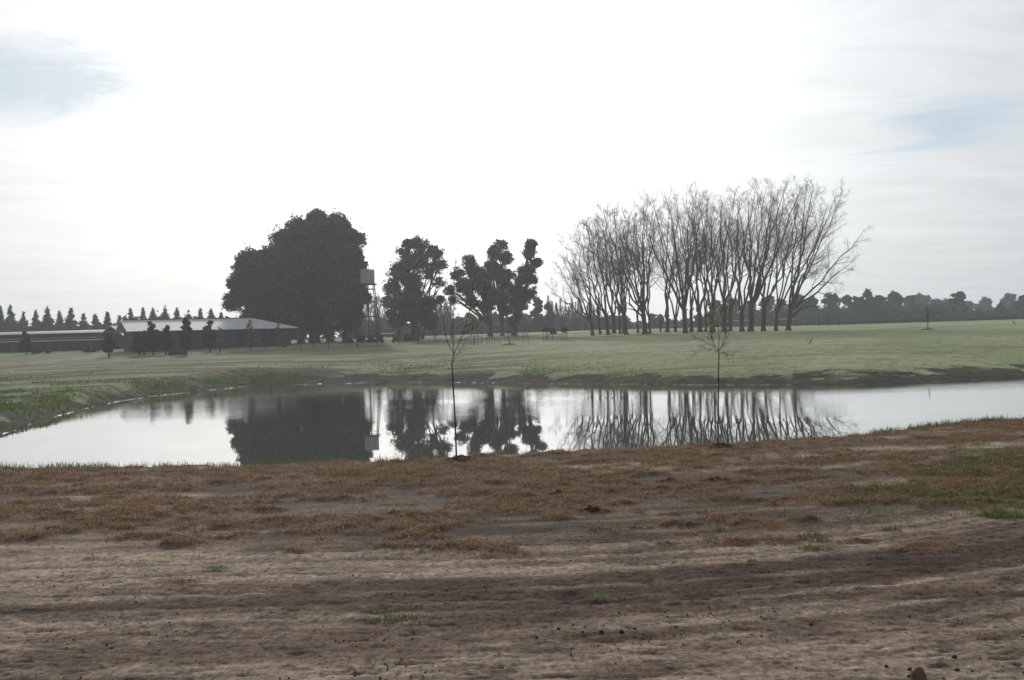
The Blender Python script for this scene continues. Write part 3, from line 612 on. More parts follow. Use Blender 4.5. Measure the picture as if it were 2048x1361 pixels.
blab = ['leftmost of the big bare pollards, low limbs spreading far left', 'slim bare pollard bent left, right beside the leftmost one', 'bare pollard with fan of limbs leaning left, third from the left', 'bare pollard set back behind the left group, fourth from the left', 'thin bare pollard, fifth from the left in the close left group', 'thin bare pollard set back, sixth from the left in the close left group', 'bare pollard with a cut knob, last of the seven close left ones', 'thin bare trunk behind and just left of the thick knobbly pollard', 'thick knobbly pollard standing at the right edge of the left group', 'thin leaning bare trunk hugging the right side of the thick knobbly pollard', 'squat pollard with sawn stumps behind the white rail', 'forked squat pollard at the right end of the white rail', 'thick bare pollard right of the gap of open sky, grass grown round its foot', 'bare pollard just behind the thick one beside the sky gap', 'bare pollard behind the leafy sapling, to the left of its stem', 'slim bare trunk just left of the pollard behind the leafy sapling', 'thick bare pollard directly behind the top of the leafy sapling', 'thick bare pollard just right of the leafy sapling top', 'bare pollard second to the right of the leafy sapling top', 'bare pollard left of the broadest trunk in the right group', 'broadest trunk of the right group, two stems grown together', 'bare pollard third from the right end of the row', 'slender bare pollard second from the right end, leaning right', 'rightmost bare pollard, flared foot and limbs sweeping far right']
def pollard(i, bpx, wpx, Y, span, nl, hpx):
    g = np.random.RandomState(900 + i); sc = Y / F; b_ = gY(bpx, Y); root = empty('bare_tree', b_, blab[i], 'tree', 'big bare pollard trees in a row'); w = wpx * sc * 0.5
    if nl >= 5: nl = nl - 1; span = (span[0] - 5, span[1] + 5)
    if Y >= 156: nl = 3
    T = Tubes(); B = Tubes(); TW = Tubes()
    lean = ((span[0] + span[1]) / 2 - bpx) * sc; hh_ = hpx * sc * g.uniform(.85, 1.0)
    hd = b_ + [lean * 0.05, 0, hh_]; T.add([b_ - [0, 0, .3], b_ + [0, 0, .12], b_ + [0, 0, .5], b_ + (hd - b_) * .35 + [g.uniform(-.08, .08), 0, 0], b_ + (hd - b_) * .7, hd + [0, 0, -.1], hd + [0, 0, .28]], [w * 1.9, w * 1.5, w * 1.12, w, w * 1.02, w * 1.12, w * .45], 9)
    for k in range(g.randint(2, 4)):      # knobs and sawn stubs on the head
        a_ = g.uniform(0, 6.28); e = hd + [math.cos(a_) * w * 1.7, math.sin(a_) * w, g.uniform(.1, .9)]; T.add([hd - [0, 0, .35], (hd + e) / 2, e], [w * .5, w * .42, w * .34], 6)
    tips = np.linspace(span[0], span[1], nl) + g.uniform(-7, 7, nl)
    for k, tx in enumerate(tips):
        ty = np.interp(tx, ENV[:, 0], ENV[:, 1]) + (g.uniform(2, 14) if k % 3 else g.uniform(14, 45)) + (0 if nl > 3 else 10)
        if bpx == 1577 and k >= 6: tx, ty = [(1728, 452), (1706, 515)][k - 6]
        if bpx == 1185 and k == 0: tx, ty = 1094, 566
        if bpx in (1335, 1351): ty += 25
        tip = at(tx, ty + 8, Y + g.uniform(-5, 5)); d = tip - hd; L0 = np.linalg.norm(d)
        c1 = hd + np.array([d[0] * .52, d[1] * .5, d[2] * .45]) + g.normal(size=3) * .35
        P = curve(hd - [d[0] * .01, 0, .25], c1, tip, 11); P[1:-1] += g.normal(size=(9, 3)) * .13
        r0 = max(.11, w * .60 * g.uniform(.75, 1.15)); rad = r0 * (1 - np.linspace(0, 1, 11)) ** .75 * np.linspace(1, .62, 11) + .014; T.add(P, rad, 6)
        tang = np.gradient(P, axis=0); tang /= np.linalg.norm(tang, axis=1, keepdims=True)
        nb = int(6 + L0 * .28)
        for q in range(nb):
            t = .24 + .75 * (q + g.uniform(0, 1)) / nb; f_ = t * 10; j = min(int(f_), 9); s0 = P[j] + (P[j + 1] - P[j]) * (f_ - j); tg = tang[j]
            a_ = g.normal(size=3); a_ -= tg * (a_ @ tg); a_ /= np.linalg.norm(a_); ang = g.uniform(.45, 1.0); ln = L0 * .30 * (1.15 - t) * g.uniform(.6, 1.25) + .7
            dr = tg * math.cos(ang) + a_ * math.sin(ang); e = s0 + dr * ln + np.array([0, 0, ln * .16]); c_ = curve(s0, s0 + dr * ln * .5, e, 5); c_[1:-1] += g.normal(size=(3, 3)) * .09
            rb = min(rad[j] * .5, .06); B.add(c_, np.linspace(rb, .012, 5), 4)
            n3 = int(5 + ln * 1.8)
            for z_ in range(n3):
                t3 = .2 + .8 * (z_ + g.rand()) / n3; f3 = t3 * 4; j3 = min(int(f3), 3); s3 = c_[j3] + (c_[j3 + 1] - c_[j3]) * (f3 - j3); d3 = c_[j3 + 1] - c_[j3]; d3 /= np.linalg.norm(d3) + 1e-9
                a3 = g.normal(size=3); a3 -= d3 * (a3 @ d3); a3 /= np.linalg.norm(a3); l3 = (ln * .38 * (1.2 - t3) + .35) * g.uniform(.6, 1.2)
                u3 = d3 * .72 + a3 * .7; e3 = s3 + u3 * l3 + np.array([0, 0, l3 * .2]); m3 = s3 + u3 * l3 * .5; m3 = m3 + g.normal(size=3) * .06 * l3; TW.add([s3, m3, e3], [.012, .009, .005], 3)
                for y_ in range(3):
                    p4 = s3 + (e3 - s3) * g.uniform(.25, .95); a4 = g.normal(size=3) * .7 + u3; a4 /= np.linalg.norm(a4); l4 = (l3 * .6 + .2) * g.uniform(.5, 1.2); TW.add([p4, p4 + a4 * l4 * .5, p4 + a4 * l4 + [0, 0, l4 * .15]], [.009, .007, .004], 3)
    if bpx == 1577:
        for tx, ty in ((1640, 612), (1625, 600)):
            e = at(tx, ty, Y); T.add(curve(b_ + [.3, 0, hh_ * .55], b_ + [2.0, 0, hh_ * 1.25], e, 7), np.linspace(.16, .03, 7), 5)
    if bpx == 1290:
        for tx, ty in ((1250, 620), (1245, 600)):
            e = at(tx, ty, Y); T.add(curve(b_ + [-.2, 0, hh_ * .8], b_ + [-1.6, 0, hh_ * 1.4], e, 7), np.linspace(.13, .03, 7), 5)
    T.build('trunk', M['bark'], root); B.build('branches', M['bark'], root); TW.build('twigs', M['twig'], root)
for i, a_ in enumerate(BT): pollard(i, *a_)

# ------------------------------------------------------------------ buildings
def house():
    th = R(28); p0 = gpt(268, 700, 100, 200); Y0 = 136.0; x0 = at(268, 690, Y0)[0]; z0 = 0.78; Lh, Wd, He, Hr = 20.2, 8.2, 2.5, 3.72
    ax = np.array([math.cos(th), math.sin(th), 0]); ay = np.array([-math.sin(th), math.cos(th), 0]); O = np.array([x0, Y0, z0])
    P = lambda a, b_, z: O + ax * a + ay * b_ + np.array([0, 0, z])
    root = empty('brick_house', O, 'long low brick house with grey sheet metal roof behind the row of small trees', 'house')
    w = MB(); t = .25; v = []
    for z in (-.4, He): v += [P(0, 0, z), P(Lh, 0, z), P(Lh, Wd, z), P(0, Wd, z)]
    v += [P(0, Wd / 2, Hr - .12)]
    w.add(v, [[0, 1, 5, 4], [1, 2, 6, 5], [2, 3, 7, 6], [3, 0, 4, 8, 7]]); w.build('wall', M['brick'], root)
    # roof: gable at the left end, hip at the right; sheet with thickness
    ov = 1.0; k = (Hr - He) / (Wd / 2); ze = He - ov * k; r = MB(); tt = .12
    for dz in (0, tt):
        pass
    A = [P(-ov, -ov, ze), P(Lh + ov, -ov, ze), P(Lh - 4.2, Wd / 2, Hr), P(-ov, Wd / 2, Hr), P(Lh + ov, Wd + ov, ze), P(-ov, Wd + ov, ze)]
    up = np.array([0, 0, tt]); Vv = A + [q + up for q in A]
    r.add(Vv, [[6, 7, 8, 9], [7, 10, 8], [10, 11, 9, 8], [0, 3, 2, 1], [1, 2, 4], [4, 2, 3, 5], [0, 1, 7, 6], [1, 4, 10, 7], [4, 5, 11, 10], [5, 3, 9, 11], [3, 0, 6, 9]])
    rf = r.build('roof', roofmat('house_roof', (0.66, 0.64, 0.64), th), root)
    c = MB(); mid = P(Lh / 2 - 2.3, Wd / 2, Hr + tt + .03); c.box(mid, (Lh - 3.2, .35, .08), th); c.build('ridge_cap', M['trim'], rf)
    e = MB(); e.box(P(Lh / 2, -ov - .06, ze - .02), (Lh + 1.5, .1, .16), th); e.build('gutter', M['trim'], rf)
    for a_, wd_, hh_, zz in ((4, 1.0, 1.0, 1.45), (11, 1.0, 1.0, 1.45), (15.2, 1.3, 1.2, 1.4), (19.2, 1.0, 1.0, 1.45)):
        f = MB(); f.box(P(a_ - wd_ / 2, -.03, zz), (.08, .10, hh_), th); f.box(P(a_ + wd_ / 2, -.03, zz), (.08, .10, hh_), th); f.box(P(a_, -.031, zz + hh_ / 2), (wd_ + .08, .10, .08), th); f.box(P(a_, -.031, zz - hh_ / 2), (wd_ + .08, .14, .08), th); f.box(P(a_, -.029, zz), (.05, .08, hh_ - .08), th)
        fo = f.build('window', M['frame'] if a_ == 15.2 else M['wood'], root); pn_ = MB(); pn_.box(P(a_, -.012, zz), (wd_ - .08, .03, hh_ - .08), th); pn_.build('pane', M['glass'], fo)
    for a_ in (6, 13.4, 17.9):
        d_ = MB(); d_.box(P(a_, -.03, 1.02), (.95, .08, 2.04), th); do = d_.build('door', M['darkwall'], root); h_ = MB(); h_.box(P(a_ + .36, -.09, 1.0), (.1, .05, .04), th); h_.build('handle', M['steel'], do)
    gbv = MB(); gbv.box(P(-.02, Wd / 2, Hr - .75), (.06, 1.0, .4), th); gbv.build('gable_vent', M['trim'], root)
    for a_ in np.arange(1, Lh + .1, 5.1):
        q = MB(); q.box(P(a_, -ov + .12, ze / 2 - .1), (.12, .12, ze + .2), th); q.build('porch_post', M['post'], root)
    return root
house()
def shed():
    Y0 = 150.0; zl = 0.78; xa = at(-190, 690, Y0)[0]; xb = at(206, 690, Y0)[0]; Lh = xb - xa
    O = np.array([xb, Y0, zl]); root = empty('long_shed', O, 'long low stable shed with two pale roof strips at the left edge', 'shed')
    w = MB(); w.box(((xa + xb) / 2, Y0 + 1.6, zl + .75), (Lh, 3.2, 2.0)); w.build('wall', M['darkwall'], root)
    s = MB(); s.box(((xa + xb) / 2, Y0 + 4.2, zl + 1.5), (Lh - .2, 2.0, 2.2)); s.build('clerestory', M['darkwall'], root)
    def slab(y0, z0, y1, z1, t, nm):
        r = MB(); v = []
        for dz in (0, t): v += [(xa - .4, y0, z0 + dz), (xb + .4, y0, z0 + dz), (xb + .4, y1, z1 + dz), (xa - .4, y1, z1 + dz)]
        r.add(v, [[3, 2, 1, 0], [4, 5, 6, 7], [0, 1, 5, 4], [1, 2, 6, 5], [2, 3, 7, 6], [3, 0, 4, 7]]); return r.build(nm, roofmat(nm + '_sheet', (0.46, 0.48, 0.52), 0), root)
    slab(Y0 - .8, zl + 1.36, Y0 + 3.1, zl + 1.80, .07, 'lower_roof'); slab(Y0 + 2.6, zl + 2.42, Y0 + 5.6, zl + 2.80, .07, 'upper_roof')
    for i, x in enumerate(np.arange(xa + 2, xb - 1, 3.3)):
        d_ = MB(); d_.box((x, Y0 - .03, zl + .62), (1.1, .08, 1.2)); d_.build('stable_door', M['wood'], root)
    for x in np.arange(xa + .2, xb, 3.3):
        q = MB(); q.box((x, Y0 - .6, zl + .6), (.14, .14, 1.56)); q.build('post', M['post'], root)
shed()
def gable(px0, px1, apex, eave, Y0, depth, label, matr):
    z0 = .78; xa = at(px0, 690, Y0)[0]; xb = at(px1, 690, Y0)[0]; za = at(px0, apex, Y0)[2]; ze = at(px0, eave, Y0)[2]; xm = (xa + xb) / 2
    root = empty('gabled_barn', (xm, Y0, z0), label, 'barn'); w = MB()
    v = [(xa, Y0, z0 - .4), (xb, Y0, z0 - .4), (xb, Y0, ze), (xm, Y0, za), (xa, Y0, ze)]; v += [(a_, b_ + depth, c_) for a_, b_, c_ in v]
    w.add(v, [[0, 1, 2, 3, 4], [9, 8, 7, 6, 5], [0, 4, 9, 5], [1, 6, 7, 2]]); w.build('wall', M['brick'], root)
    k = (za - ze) / (xb - xm); o = .6
    for sg in (-1, 1):
        r = MB(); xe = xm + sg * ((xb - xm) + o); zz = ze - k * o; v = [(xm, Y0 - .6, za + .03), (xe, Y0 - .6, zz + .03), (xe, Y0 + depth, zz + .03), (xm, Y0 + depth, za + .03)]; v += [(a_, b_, c_ + .1) for a_, b_, c_ in v]
        f = [[3, 2, 1, 0], [4, 5, 6, 7], [0, 1, 5, 4], [1, 2, 6, 5], [2, 3, 7, 6], [3, 0, 4, 7]]; r.add(v, f); r.build('roof_slope', matr, root)
    d_ = MB(); d_.box((xm, Y0 - .05, z0 + 1.0), (1.6, .1, 2.0)); d_.build('door', M['darkwall'], root)
    return root
rm2 = roofmat('barn_roof_sheet', (0.42, 0.43, 0.46), R(90))
gable(206, 243, 654, 669, 153, 9, 'small gabled brick barn joining the long shed to the house', rm2)
gable(226, 262, 658, 666, 172, 8, 'farther gable showing in the gap between the barn and the house', rm2)

# ------------------------------------------------------------------ water tower
def tower():
    Y0 = 153.0; b_ = gY(735, Y0); root = empty('water_tower', b_, 'square grey water tank on tall thin steel legs beside the big evergreens', 'water tower')
    zt0 = at(735, 568, Y0)[2]; zt1 = at(735, 540, Y0)[2]; xc = at(735, 554, Y0)[0]; wd_ = 28 * Y0 / F; n = 20; rd = wd_ / 2
    an = np.arange(n) * 2 * np.pi / n; ring = np.stack([np.cos(an), np.sin(an)], 1); V = []; prof = [(zt0, rd), (zt0 + .03, rd * 1.02), (zt0 + .12, rd), (zt1 - .14, rd), (zt1 - .1, rd * 1.025), (zt1, rd * 1.02), (zt1 + .06, rd * .6), (zt1 + .1, .02)]
    for z, r in prof: V += [(xc + a_ * r, Y0 + c_ * r, z) for a_, c_ in ring]
    k = len(prof); I = np.arange(k * n).reshape(k, n); Q = np.stack([I[:-1], np.roll(I[:-1], -1, 1), np.roll(I[1:], -1, 1), I[1:]], -1).reshape(-1, 4)
    mesh('tank', V, quads=Q, polys=[list(range(n))[::-1]], mat=M['tank'], parent=root)
    pl = MB(); pl.box((xc, Y0, zt0 - .1), (wd_ + .3, wd_ + .3, .18)); pl.build('platform', M['steel'], root)
    zb = b_[2]; hT = zt0 - .19 - zb; top = wd_ * .42; bot = wd_ * .78
    cor = [(-1, -1), (1, -1), (1, 1), (-1, 1)]; pt = lambda c_, t: np.array([xc + (b_[0] - xc) * 0 + c_[0] * (bot + (top - bot) * t), Y0 + c_[1] * (bot + (top - bot) * t), zb - .3 + (hT + .3) * t])
    for c_ in cor: T = Tubes(); T.add([pt(c_, 0), pt(c_, .5), pt(c_, 1)], [.085, .08, .075], 6); T.build('leg', M['steel'], root)
    for t in (.22, .47, .72, .93):
        T = Tubes()
        for i in range(4): T.add([pt(cor[i], t), pt(cor[(i + 1) % 4], t)], [.05, .05], 5)
        T.build('crossbar', M['steel'], root)
    T = Tubes(); T.add([(xc, Y0, zb - .2), (xc, Y0, zt0)], [.09, .09], 6); T.build('pipe', M['steel'], root)
tower()

# ------------------------------------------------------------------ small trees and shrubs in the meadow
def small_tree(name, px, top, Y, hw_, leaf, n, label, group, seed, stem=.06, low=.25, size=.14, bark='bark', mound=False, shell=.5):
    g = np.random.RandomState(seed); b_ = gY(px, Y); sc = Y / F; root = empty(name, b_, label, 'tree', group); h = at(px, top, Y)[2] - b_[2]; w = hw_ * sc
    T = Tubes(); tip = b_ + [g.uniform(-.1, .1), 0, h * .97]; T.add([b_ - [0, 0, .15], b_ + [0, 0, h * .3], b_ + [g.uniform(-.06, .06), 0, h * .65], tip], [stem * 1.3, stem, stem * .6, .012], 6)
    for i in range(16):
        t = low + (1 - low) * g.rand() * .9; s0 = b_ + (tip - b_) * t; a_ = g.uniform(0, 6.28); ln = w * (1.15 - .6 * t); e = s0 + [math.cos(a_) * ln, math.sin(a_) * ln, ln * g.uniform(.5, 1.1)]
        T.add(curve(s0, (s0 + e) / 2 - [0, 0, .05], e, 4), np.linspace(.028, .009, 4), 3)
    T.build('trunk', M[bark], root)
    cs = []
    for i in range(9):
        t = low + (1 - low) * (i + .5) / 9; q_ = (i + .5) / 9; rr = w * min(1.0, .45 + q_ * 3) * (1.12 - q_) ** .75 * g.uniform(.7, 1.15)
        cs.append((b_ + [g.uniform(-.25, .25) * w, g.uniform(-.2, .2) * w, h * t], np.array([rr, rr, h * (1 - low) / 10])))
    V, Q = leaves(lobes(cs, 4, .45, seed, .85), n, size * .85, seed, .5, .4, .48 if n > 1000 else .3, 1.6); mesh('crown', V, quads=Q, mat=M[leaf], parent=root)
    return root
GT = 'small dense trees in front of the house'
for i, (px, top, Y, hw_, n, lab) in enumerate([(278, 664, 128, 19, 5200, 'small dark tree at the left corner of the house, low round crown'), (287, 662, 127, 10, 3000, 'small dark tree pressed against the right side of the house corner tree'), (305, 644, 128, 18, 5600, 'tall dark small tree with narrow top, third from the house corner'), (331, 652, 128, 17, 5200, 'dark small tree left of the low trough in front of the house'), (372, 638, 125, 18, 6000, 'tallest dark small tree, standing at the right end of the low trough'), (419, 644, 132, 22, 6000, 'dark small tree with wide low skirt near the middle of the house')]):
    small_tree('evergreen_tree', px, top, Y, hw_, 'shrub', n, lab, GT, 500 + i, .08, .17, .16)
small_tree('evergreen_tree', 217, 668, 125, 13, 'shrub', 4200, 'dark round small tree on a short stem standing alone between shed and house', None, 520, .08, .24, .16)
small_tree('evergreen_tree', 52, 665, 140, 15, 'shrub', 2600, 'loose greenish small tree in front of the long shed near the left edge', None, 521, .07, .15, .17)
for i, (px, top, Y, hw_, leaf, lab) in enumerate([(72, 688, 142, 11, 'lightshrub', 'pale rounded bush below the small tree by the long shed'), (96, 690, 143, 11, 'lightshrub', 'second pale bush along the long shed wall'), (170, 686, 142, 11, 'lightshrub', 'pale shrub at the end of the long shed wall'), (186, 684, 142, 12, 'lightshrub', 'brightest pale shrub just left of the lone dark round tree')]):
    small_tree('shrub', px, top, Y, hw_, leaf, 1800, lab, 'pale shrubs along the long shed', 530 + i, .04, .05, .14)
GS = 'young trees planted along the gravel road'
row = [(439, 655, 126, 10, 'autumn', 500, 'sparse reddish young tree in front of the house, first of the thin ones'), (500, 640, 131, 12, 'autumn', 500, 'thin young tree in front of the house window'), (556, 648, 134, 9, 'autumn', 350, 'thin young tree at the right end of the house'), (601, 628, 124, 13, 'autumn', 900, 'young tree with yellowish leaves before the leftmost big evergreen'), (627, 660, 138, 6, 'autumn', 200, 'tiny sapling behind the yellowish young tree'), (657, 636, 128, 13, 'autumn', 800, 'young tree with rusty leaves before the broad dark trunks'), (696, 662, 140, 5, 'autumn', 150, 'tiny sapling behind the road before the last dark trunk'), (713, 640, 131, 9, 'autumn', 420, 'slim young tree just left of the water tower legs'), (755, 645, 134, 8, 'autumn', 300, 'slim young tree just right of the water tower legs'), (797, 652, 138, 8, 'autumn', 300, 'slim young tree left of the rusty brown tree'), (835, 652, 140, 8, 'autumn', 300, 'slim young tree below the rusty brown tree'), (870, 650, 143, 7, 'autumn', 160, 'bare thin young tree right of the rusty brown tree'), (902, 656, 146, 6, 'autumn', 120, 'bare thin young tree farthest along the gravel road')]
for i, (px, top, Y, hw_, leaf, n, lab) in enumerate(row): small_tree('young_tree', px, top, Y, hw_, leaf, n, lab, GS, 560 + i, .05, .3, .13)
GB = 'dark bushes under the water tower and trees'
for i, (px, top, Y, hw_, lab) in enumerate([(700, 676, 152, 9, 'dark bush right of the last big trunk'), (722, 672, 151, 11, 'dark bush under the left legs of the water tower'), (742, 672, 151, 11, 'dark bush under the right legs of the water tower'), (760, 672, 152, 8, 'dark bush just left of the white-topped table'), (791, 674, 152, 8, 'dark bush just right of the white-topped table'), (813, 670, 151, 10, 'rounded dark bush below the left side of the round eucalyptus'), (830, 675, 152, 7, 'smallest dark bush, below the rusty brown tree'), (1106, 658, 165, 9, 'dark round shrub standing left of the last staked saplings'), (567, 681, 140, 7, 'pale green bush at the right corner of the house')]):
    small_tree('bush', px, top, Y, hw_, 'shrub' if px != 567 else 'lightshrub', 1500, lab, GB, 600 + i, .05, .05, .15)
def mound(root, p, r, h, seed):
    g = np.random.RandomState(seed); n, k = 22, 6; V = []
    for i in range(k + 1):
        t = i / k
        for j in range(n):
            a_ = j * 2 * np.pi / n; rr = r * t * (1 + .25 * (vn(j * .8, t * 2, seed) - .5)); V.append((p[0] + math.cos(a_) * rr, p[1] + math.sin(a_) * rr * .8, p[2] + h * (1 - t ** 1.6) * (.6 + .8 * vn(j * 1.1, i * 1.3, seed + 3)) - .04 * (i == k) * 1.0))
    I = np.arange((k + 1) * n).reshape(k + 1, n); Q = np.stack([I[:-1], I[1:], np.roll(I[1:], -1, 1), np.roll(I[:-1], -1, 1)], -1).reshape(-1, 4)
    return mesh('soil_mound', V, quads=Q, mat=M['mound'], parent=root, smooth=False)
t_ = small_tree('young_tree', 1018, 640, 118, 6, 'autumn', 60, 'bare young tree on a dark dug mound in front of the staked saplings', None, 640, .045, .35, .1); mound(t_, gY(1018, 118), .9, .12, 4)
t_ = small_tree('young_tree', 1856, 612, 128, 5, 'autumn', 90, 'lone thin young tree on a dark mound in the right meadow', None, 641, .045, .45, .13); mound(t_, gY(1856, 128), .95, .14, 5)

# staked saplings
def staked(px, Y, w, n, label, leafy, seed):
    g = np.random.RandomState(seed); b_ = gY(px, Y); root = empty('staked_sapling', b_, label, 'sapling', 'saplings held between wooden stakes'); hh_ = 1.25
    xs = np.linspace(-w / 2, w / 2, n)
    for x in xs: T = Tubes(); q = b_ + [x, g.uniform(-.2, .2), -.1]; T.add([q, q + [g.uniform(-.05, .05), 0, hh_ * g.uniform(.9, 1.1)]], [.032, .028], 5); T.build('stake', M['wood'], root)
    T = Tubes(); T.add([b_ + [-w / 2, 0, hh_ * .82], b_ + [w / 2, 0, hh_ * .84]], [.02, .02], 4); T.build('tie_bar', M['wood'], root)
    T = Tubes(); T.add([b_ - [0, 0, .1], b_ + [.02, 0, .8], b_ + [0, 0, 1.9]], [.022, .018, .008], 4)
    for i in range(7): s0 = b_ + [0, 0, g.uniform(.9, 1.8)]; T.add([s0, s0 + [g.uniform(-.25, .25), g.uniform(-.25, .25), .3]], [.009, .004], 3)
    T.build('stem', M['twig'], root)
    if leafy: V, Q = leaves([(b_ + [0, 0, 1.25], np.array([.4, .4, .3]))], 320, .09, seed); mesh('leaves', V, quads=Q, mat=M['shrub'], parent=root)
for i, (px, Y, w, n, lf_, lab) in enumerate([(943, 122, .65, 2, 0, 'leftmost staked sapling, two thin stakes seen through the near sapling'), (955, 121, .85, 3, 0, 'second staked sapling, three crowded stakes right of the near sapling'), (978, 123, .5, 2, 0, 'third staked sapling from the left, narrow pair of stakes'), (994, 122, .6, 2, 0, 'fourth staked sapling from the left, just left of the bare young tree on its mound'), (1012, 132, .5, 2, 0, 'staked sapling farther back behind the bare young tree'), (1033, 134, .5, 2, 0, 'staked sapling set back right of the bare young tree'), (1051, 123, .6, 2, 0, 'staked sapling with wide pair of stakes right of the bare young tree'), (1091, 132, .55, 2, 1, 'leafy staked sapling at the left of the last group'), (1099, 127, .7, 2, 0, 'staked sapling with two pale stakes in the last group'), (1129, 128, .6, 2, 1, 'rightmost staked sapling with a dark leafy top')]):
    staked(px, Y, w, n, lab, lf_, 700 + i)

# rails and posts
def paddock(posts, rails, Y, label, rail_mat, hpost):
    b_ = gY(posts[0] if posts else rails[0][0], Y); root = empty('rail_fence', b_, label, 'fence', 'rail fences at the back of the field')
    for px, h in zip(posts, hpost): q = gY(px, Y); mb = MB(); mb.box((q[0], q[1], q[2] + h / 2 - .1), (.22, .22, h + .2)); mb.build('post', M['post'], root)
    for p0, p1, h in rails: a_ = gY(p0, Y); c_ = gY(p1, Y); z = (a_[2] + c_[2]) / 2 + h; mb = MB(); mb.box(((a_[0] + c_[0]) / 2, Y - .16, z), (c_[0] - a_[0], .07, .15)); mb.build('rail', rail_mat, root)
paddock([1638, 1657, 1677], [(1638, 1677, 1.0)], 196, 'three tall dark posts with a grey rail right of the last bare pollard', M['wood'], [1.9, 1.9, 2.2])
paddock([1591], [(1556, 1591, 1.35)], 200, 'pale rail ending in a dark post behind the rightmost bare pollard', M['rail'], [1.9])
paddock([1321, 1352], [(1322, 1351, .95)], 160, 'white rail with a tall dark left post in the gap of open sky', M['rail'], [1.9, 1.0])
paddock([1443, 1503], [(1443, 1503, 1.3)], 205, 'pale rail behind the thick trunks of the right group', M['rail'], [1.6, 1.6])
def hedge():
    pts = [(p, 232) for p in range(1560, 2240, 6)]; cs = []
    for px, Y in pts: q = gY(px, Y); cs.append((q + [0, 0, .28], np.array([.8, .5, .38])))
    root = gY(1560, 232); V, Q = leaves(cs, 9000, .2, 5, .6); o = mesh('hedge', V, quads=Q, mat=M['shrub']); tag(o, 'low dark clipped hedge running along the far edge of the right meadow', 'hedge')
hedge()
# table and trough
def table(px, Y, w, h, label, cat, top, name):
    b_ = gY(px, Y); root = empty(name, b_, label, cat); mb = MB(); mb.box(b_ + [0, 0, h], (w, .9, .16)); mb.build('top', top, root)
    for sx in (-1, 1):
        for sy in (-1, 1): q = MB(); q.box(b_ + [sx * (w / 2 - .1), sy * .3, h / 2 - .075], (.09, .09, h + .05)); q.build('leg', M['post'], root)
    return root, b_
table(775, 143, 1.7, 1.35, 'low table with a bright white top among dark bushes left of the round eucalyptus', 'table', M['white'], 'table')
r_, b_ = table(354, 124, 2.0, .55, 'low dark trough with pale rim between the small trees before the house', 'trough', M['wood'], 'trough')
mb = MB(); mb.box(b_ + [0, 0, .27], (1.8, .6, .44)); mb.build('basin', M['darkwall'], r_)

# birds
def bird(px, py, s, face, label):
    p = gpt(px, py, 60, 200); root = empty('bird', p, label, 'bird', 'small dark birds on the meadow'); V = []; prof = [(-.17, .05, .012), (-.12, .075, .03), (-.05, .10, .055), (.03, .125, .062), (.09, .15, .05), (.12, .185, .034), (.15, .21, .034), (.18, .21, .02), (.195, .205, .004)]
    n = 10
    for x, z, r in prof: V += [(p[0] + face * (x * .75) * s, p[1] + math.cos(a_) * r * s * .9, p[2] + (z + max(0, x + .1) * .55 + math.sin(a_) * r * 1.15) * s) for a_ in np.arange(n) * 2 * np.pi / n]
    k = len(prof); I = np.arange(k * n).reshape(k, n); Q = np.stack([I[:-1], np.roll(I[:-1], -1, 1), np.roll(I[1:], -1, 1), I[1:]], -1).reshape(-1, 4); mesh('body', V, quads=Q, mat=M['bird'], parent=root, smooth=True)
    t = MB(); t.add([p + np.array(q) * s for q in ((-face * .14, -.02, .06), (-face * .30, -.03, .03), (-face * .30, .03, .03), (-face * .14, .02, .06), (-face * .14, 0, .045))], [[0, 1, 2, 3], [4, 2, 1], [4, 1, 0], [4, 3, 2]]); t.build('tail', M['bird'], root)
    b2 = Tubes(); b2.add([p + np.array([face * .14, 0, .365]) * s, p + np.array([face * .19, 0, .355]) * s], [.008 * s, .001], 5); b2.build('beak', M['beak'], root)
    for sy in (-1, 1): L_ = Tubes(); L_.add([p + np.array([0, sy * .02, .07]) * s, p + np.array([.01 * face, sy * .02, .03]) * s, p + np.array([0, sy * .02, -.01]) * s], [.008 * s, .005 * s, .005 * s], 5); L_.build('leg', M['beak'], root)
bird(1621, 689, 1.15, 1, 'small dark upright bird standing alone in the pale right meadow')
bird(2028, 650, 1.4, -1, 'dark bird at the far right end of the meadow by the worn track')

